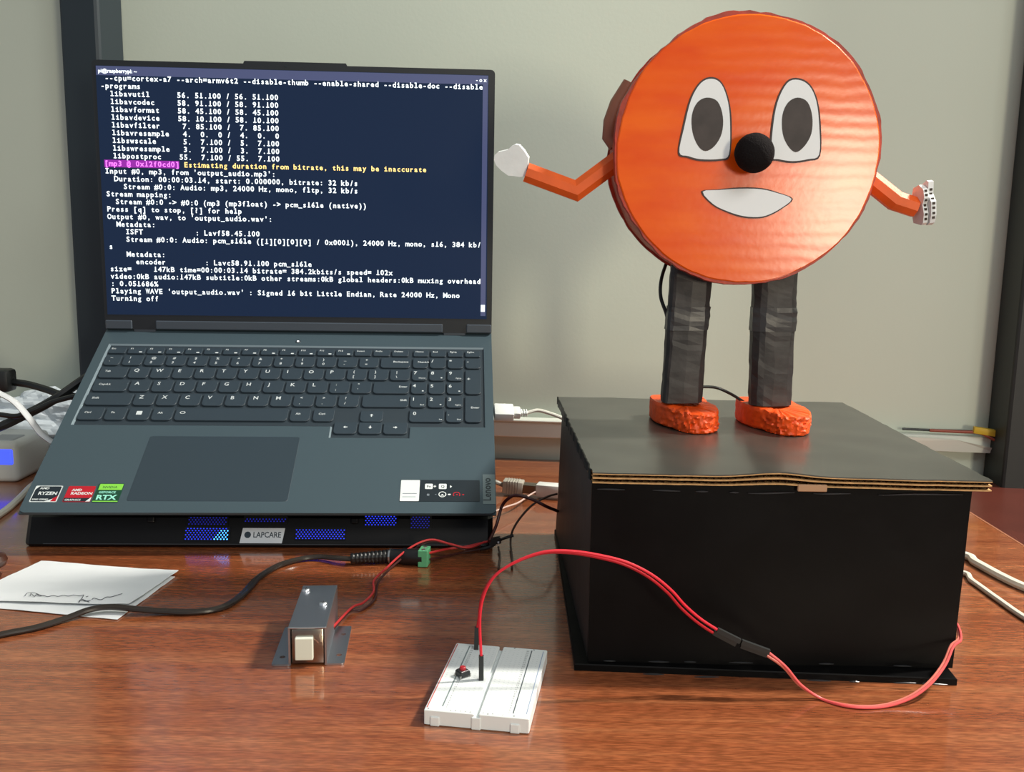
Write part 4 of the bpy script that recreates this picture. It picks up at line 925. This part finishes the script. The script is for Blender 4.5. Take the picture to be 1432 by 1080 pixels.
# dark red wire pair from the splice to the box
def wire_thing(name, label, path, r, m_, group=None, smooth=8, cat='wire'):
    P = smoothpath(path, smooth); b = MB(); b.tube(P, r, 8); o = b.build(name, m_, None, True); return tag(o, label, cat, group)
bs = Vector((BXL-.0045, .0, 0))
def to_box(px, py): return gp(px, py, Vector((BXL-.0006, BYF, 0)), Vector((BYR-BYF, -(BXLR-BXL), 0)))
wire_thing('wire', 'dark maroon wire pair hanging between the cooling pad and the box', [gz(684, 757, .0125), gz(694, 735, .020), gy(702, 708, .745), gy(713, 696, .742), gy(724, 693, .740), gy(745, 699, .738), gy(765, 709, .736), to_box(780, 715)], .0013, mat('maroon_wire', (66, 16, 18), .45))
wire_thing('wire', 'thin grey wire dropping from the box to the desk', [to_box(779, 691), gy(765, 695, .76), gy(745, 706, .755), gy(728, 724, .75), gy(717, 742, .748), gz(714, 758, .004), gz(716, 780, .0012), gz(716, 795, .0012)], .0009, mat('brown_grey_wire', (72, 56, 48), .5))
wire_thing('wire', 'thin grey-brown wire trailing on the desk below the splice', [gz(697, 765, .003), gz(699, 778, .0011), gz(697, 795, .0011)], .0008, mat('brown_grey_wire', (72, 56, 48)))
wire_thing('wire', 'thin pinkish white wire lying behind the laptop corner', [gz(690, 716, .010), gz(708, 709, .009), gz(725, 703, .008), gz(745, 690, .007), gz(765, 681, .007), gz(790, 679, .007)], .0008, mat('pale_pink_wire', (206, 180, 170), .5))

# ------------------------------------------------------------------ USB plugs at the laptop's side
def lside(px, py):                     # point on the laptop's side face
    nx = LM @ Vector((1, 0, 0)); return gp(px, py, LO+nx*W2, nx)
def usb(label, A, B, hw, hh, m_, m2, cablepath, r, group=None):
    d = (B-A).normalized(); up_ = (LM @ Vector((0, 0, 1))); s = up_.cross(d).normalized(); up_ = d.cross(s)
    T = frame_matrix(A, d, s, up_); L_ = (B-A).length
    t = thing('usb_plug', label, 'usb plug', A)
    b = MB(); b.T = T; b.rbox(.0008, L_*.58, -hw, hw, -hh, hh, .0012, 2); b.rbox(L_*.56, L_*.78, -hw*.7, hw*.7, -hh*.8, hh*.8, .0012, 2); b.build('plug_body', m_, t, True)
    b = MB(); b.T = T
    for k in range(3): b.rbox(L_*(.79+.07*k), L_*(.83+.07*k), -hw*.42, hw*.42, -hh*.5, hh*.5, .0004, 1)
    b.tube([(L_*.76, 0, 0), (L_, 0, 0)], hh*.36, 8); b.build('strain_relief', m_, t)
    b = MB(); b.tube(smoothpath([B-d*.001]+cablepath), r, 8); b.build('cable', m2, t, True)
    return t
WP = mat('white_plastic', (226, 230, 226), .4); WC = mat('white_cable', (214, 214, 202), .45); GP = mat('grey_white_plastic', (176, 172, 160), .45)
nx = LM @ Vector((1, 0, 0))
A = LAP4 @ Vector((W2, .1290, -.0085)); B = A+nx*.031+Vector((0, .002, -.001))
usb('white usb plug in the side of the laptop', A, B, .0075, .0042, WP, WC, [gy(752, 574, B.y+.004), gy(768, 578, B.y+.006), gy(784, 584, B.y+.006), gy(800, 592, B.y+.004)], .0016)
# second plug and its extension socket lying on the desk behind the laptop's corner
ez = .0075
t = thing('usb_extension', 'grey ribbed usb plug joined to a white socket on the desk between laptop and box', 'usb plug', gz(735, 690))
P0, P1 = gz(690, 673, .016), gz(705, 678, .012)
b = MB(); dd_ = None
a_, c_, e_, f_ = gz(704, 679, .009), gz(732, 682, .008), gz(752, 684, .008), gz(790, 687, .008)
def oriented_box(b, p, q, hw, hh, r=.001):
    d = (q-p).normalized(); s = Vector((-d.y, d.x, 0)).normalized(); up_ = d.cross(s); b.T = frame_matrix(p, d, s, up_); b.rbox(0, (q-p).length, -hw, hw, -hh, hh, r, 2)
oriented_box(b, a_, c_, .0070, .0062); b.build('plug_body', GP, t, True)
b = MB(); oriented_box(b, c_-(c_-a_)*.02, e_, .0058, .0042, .0004); b.build('metal_shell', mat('shell_metal', (140, 134, 122), .35, .9), t)
b = MB(); oriented_box(b, e_-(e_-c_)*.05, f_, .0070, .0058); b.build('socket', WP, t, True)
b = MB()
for k in range(5):
    p = a_.lerp(c_, .2+.13*k); oriented_box(b, p, a_.lerp(c_, .25+.13*k), .0073, .0066, .0003)
b.build('grip_ribs', mat('rib_grey', (146, 142, 132), .5), t)
b = MB(); b.tube(smoothpath([gz(676, 668, .022), gz(690, 673, .014), gz(705, 679, .009)]), .0022, 8); b.build('cable', mat('rib_grey', (146, 142, 132)), t, True)

# ------------------------------------------------------------------ folded paper with handwriting
PAP = mat('paper_white', (226, 230, 232), .7, bump=.08, bscale=120)
pr = thing('folded_paper', 'folded white sheet of paper with handwriting on the desk', 'paper', gz(100, 830))
def paper_sheet(name, TL, TR, BR, BL, zl, zr, curl, sd):
    TL, TR, BR, BL = [gz(*p) for p in (TL, TR, BR, BL)]; nx_, ny_ = 30, 22; vs = []; fs = []
    for s in (0, 1):
        for j in range(ny_+1):
            for i in range(nx_+1):
                u, v = i/nx_, j/ny_
                p = (BL*(1-u)+BR*u)*(1-v)+(TL*(1-u)+TR*u)*v
                p.z = zl+(zr-zl)*u*1.0+curl(u, v)+.0005*noise.noise(Vector((u*3+sd, v*3, sd)))+.0003*noise.noise(Vector((u*9+sd, v*9, sd)))+.0004 - s*.00025
                p.z = max(p.z, .0002 if not s else .00005); vs.append(p)
    k = (nx_+1)*(ny_+1)
    for j in range(ny_):
        for i in range(nx_):
            a = j*(nx_+1)+i; q = (a, a+1, a+nx_+2, a+nx_+1); fs.append(q); fs.append(tuple(x+k for x in q[::-1]))
    bd = [i for i in range(nx_+1)]+[j*(nx_+1)+nx_ for j in range(1, ny_+1)]+[ny_*(nx_+1)+i for i in range(nx_-1, -1, -1)]+[j*(nx_+1) for j in range(ny_-1, 0, -1)]
    for a, c_ in zip(bd, bd[1:]+bd[:1]): fs.append((a, a+k, c_+k, c_))
    b = MB(); b.add(vs, fs); return b.build(name, PAP, pr, True), (TL, TR, BR, BL, curl, zl, zr, sd)
paper_sheet('lower_leaf', (58, 788), (245, 808), (164, 868), (-66, 846), .0003, .0004, lambda u, v: 0, 2.0)
up_o, UPD = paper_sheet('upper_leaf', (58, 787), (250, 803), (180, 852), (-62, 843), .0011, .0016, lambda u, v: .0012*max(0, 1-v/.3)*(1-u*.3)+.0010*max(0, (u-.8)/.2), 5.0)
INKP = mat('pen_ink', (44, 50, 62), .6)
b = MB()
def upz(px, py): q = gz(px, py, .003); return q
def pen(pts, r=.00022):
    P = smoothpath([upz(34+(x-180)/5.51, 770+y/5.51) for x, y in pts], 5)
    for p in P: p.z = .0032
    b.tube(P, r, 5)
pen([(185, 352), (205, 330), (260, 330), (300, 345), (330, 352)], .0002); pen([(225, 352), (232, 335), (258, 356), (275, 338), (295, 352), (330, 350), (360, 358), (400, 350), (440, 356), (480, 348), (520, 354), (560, 346), (600, 352), (640, 345)])
pen([(640, 345), (625, 370), (600, 402), (612, 385), (650, 392), (690, 388)]); pen([(655, 360), (672, 355)]); pen([(700, 380), (720, 370), (770, 382), (810, 362), (850, 360), (900, 345), (935, 335)]); pen([(620, 375), (680, 400)])
b.build('handwriting', INKP, up_o)

# ------------------------------------------------------------------ cables on the right of the box
wire_thing('cable', 'thick white cable crossing the desk beside the box', [Vector((BXR+.03, .76, .0033)), gz(1340, 775, .0033), gz(1365, 787, .0033), gz(1400, 806, .0033), gz(1440, 824, .0033), gz(1530, 855, .0033)], .0033, WC, cat='cable')
wire_thing('cable', 'thin white cable crossing the desk beside the box', [Vector((BXR+.012, .70, .0021)), gz(1338, 800, .0021), gz(1360, 813, .0021), gz(1395, 838, .0021), gz(1436, 866, .0021), gz(1520, 915, .0021)], .0021, WC, cat='cable')
# loose wires in the open end of the duct
def dw(px, py, off): return WF @ on_wall(px, py, off)
wire_thing('wire', 'brownish red wire lying on the open end of the cable duct', [dw(1300, 602, .010), dw(1340, 604, .014), dw(1370, 606, .018), dw(1392, 616, .021), dw(1410, 624, .022)], .0016, mat('brick_wire', (150, 70, 50), .5))
wire_thing('wire', 'black wire lying in the open end of the cable duct', [dw(1262, 600, .008), dw(1310, 602, .009), dw(1365, 604, .012), dw(1400, 612, .016), dw(1416, 612, .02)], .0013, WIRE)
b = MB(); p = dw(1361, 601, .016); q = dw(1399, 607, .020); oriented_box(b, p, q, .0035, .0035, .0008); tag(b.build('wire_connector', mat('yellow_tape', (205, 170, 44), .5), None, True), 'yellow taped connector lying on the cable duct', 'connector')
b = MB(); p = dw(1400, 606, .020); q = dw(1420, 609, .022); oriented_box(b, p, q, .004, .004, .0008); tag(b.build('wire_connector', mat('blue_grey_plastic', (74, 84, 100), .5), None, True), 'blue-grey connector beside the black post on the duct', 'connector')

# ------------------------------------------------------------------ things at the far end of the desk, beside the laptop
ca = gz(26, 676)
eb = thing('extension_socket', 'white extension socket block with a blue light beside the laptop', 'extension socket', (ca.x-.06, ca.y+.05, 0))
EM = mat('socket_white', (196, 200, 196), .45)
b = MB(); b.rbox(ca.x-.13, ca.x, ca.y, ca.y+.07, 0, .040, .006, 3); b.build('housing', EM, eb, True)
b = MB(); b.rbox(ca.x-.035, ca.x-.004, ca.y-.0012, ca.y+.002, .018, .034, .002, 2); b.build('lit_switch', mat('blue_switch', (70, 90, 220), .4, emit=(60, 80, 255), estr=1.3), eb)
b = MB(); b.rbox(ca.x-.032, ca.x-.008, ca.y+.01, ca.y+.035, .039, .041, .001, 1); b.build('socket_face', mat('socket_grey', (150, 156, 160), .5), eb)  # greyer plate on top of the housing
# crumpled plastic bag behind it
bm = bmesh.new(); bmesh.ops.create_icosphere(bm, subdivisions=5, radius=1)
bc = gz(55, 640); bc = Vector((-.485, 1.020, 0))
for v in bm.verts:
    n_ = v.co.copy(); r_ = 1+.25*noise.noise(n_*1.6)+.16*abs(noise.noise(n_*3.7))*2+.07*noise.noise(n_*8)
    v.co = Vector((n_.x*r_*.078, n_.y*r_*.036, max(0.0005, .036+n_.z*r_*.036)))
b = MB(); b.T = Matrix.Translation(bc); b.addbm(bm)
tag(b.build('plastic_bag', mat('milky_plastic', (196, 206, 212), .3, spec=.6, alpha=1), None, False), 'crumpled milky white plastic bag behind the cables', 'plastic bag')
b = MB(); bw = gz(58, 612); b.T = Matrix.Translation((-.452, .905, 0)) @ Matrix.Rotation(.2, 4, 'Z')
ps = thing('power_adapter', 'white power adapter lying behind the laptop under black cables', 'adapter', (-.42, .915, 0))
b = MB(); b.T = Matrix.Translation((-.395, .945, 0)) @ Matrix.Rotation(.15, 4, 'Z'); b.rbox(-.03, .03, -.022, .022, 0, .050, .004, 2); b.build('housing', mat('adapter_grey_white', (190, 196, 198), .45), ps, True)
b = MB(); b.T = Matrix.Translation((-.395, .945, 0)) @ Matrix.Rotation(.15, 4, 'Z'); b.rbox(-.020, .020, -.0226, -.021, .012, .020, .0003, 1); b.build('rating_label', mat('adapter_label', (150, 156, 160), .5), ps)
BC = mat('black_rubber_cable', (20, 23, 24), .4)
wire_thing('cable', 'thick black cable hanging from the wall into the cable tangle beside the laptop', [gy(-40, 520, .92), gy(10, 533, .915), gy(40, 538, .91), gy(65, 545, .90), gy(85, 552, .89), gy(110, 556, .88), gy(150, 566, .87)], .0036, BC, cat='cable')
wire_thing('cable', 'black cable rising across the white bag towards the laptop', [gy(-40, 610, .86), gy(0, 597, .865), gy(30, 583, .87), gy(60, 568, .875), gy(85, 553, .88), (gy(108, 537, .89)), gy(140, 515, .90)], .0042, BC, cat='cable')
wire_thing('cable', 'thin black cable sagging below the thick ones beside the laptop', [gy(-30, 576, .862), gy(0, 580, .860), gy(25, 582, .858), gy(50, 573, .858), gy(75, 562, .858), gy(110, 553, .858), gy(140, 548, .86)], .0024, BC, cat='cable')
b = MB(); P = gy(-8, 533, .912); b.T = Matrix.Translation(P); b.rbox(-.022, .018, -.010, .010, -.010, .012, .004, 2)
tag(b.build('plug', BC, None, True), 'black moulded plug at the end of the thick cable', 'plug')
wp = [gy(-5, 548, .850), gy(20, 562, .848), gy(40, 584, .845), gy(58, 607, .842), gy(75, 620, .838)]
P = smoothpath(wp, 8); b = MB(); b.tube(P, .0042, 8, flat=.45); tag(b.build('cable', mat('flat_white_cable', (200, 204, 206), .45), None, True), 'flat white cable slanting across the tangle beside the laptop', 'cable')
wire_thing('cable', 'white cable leaving from under the corner of the laptop', [gz(-40, 745, .003), gz(0, 719, .003), gz(15, 708, .003), gz(30, 694, .003), gz(44, 680, .003), gz(62, 668, .003)], .0030, WC, cat='cable')
# brown round knob at the edge of the desk
kn = thing('wooden_knob', 'round dark brown wooden knob lying beside the folded paper', 'knob', gz(-6, 806))
b = MB(); b.T = Matrix.Translation(gz(-9, 808)); b.lathe([(.0045, 0), (.0055, .002), (.0035, .0045), (.0035, .006), (.0085, .009), (.0100, .013), (.0085, .0165), (.004, .0185)], 24); b.build('knob_body', mat('dark_walnut', (62, 34, 24), .35, nscale=80, namt=.3), kn, True)
b = MB(); b.T = Matrix.Translation(gz(-9, 808)); b.lathe([(.0015, .0183), (.0012, .0190)], 10); b.build('center_dimple', mat('walnut_dark', (40, 22, 16), .5), kn)
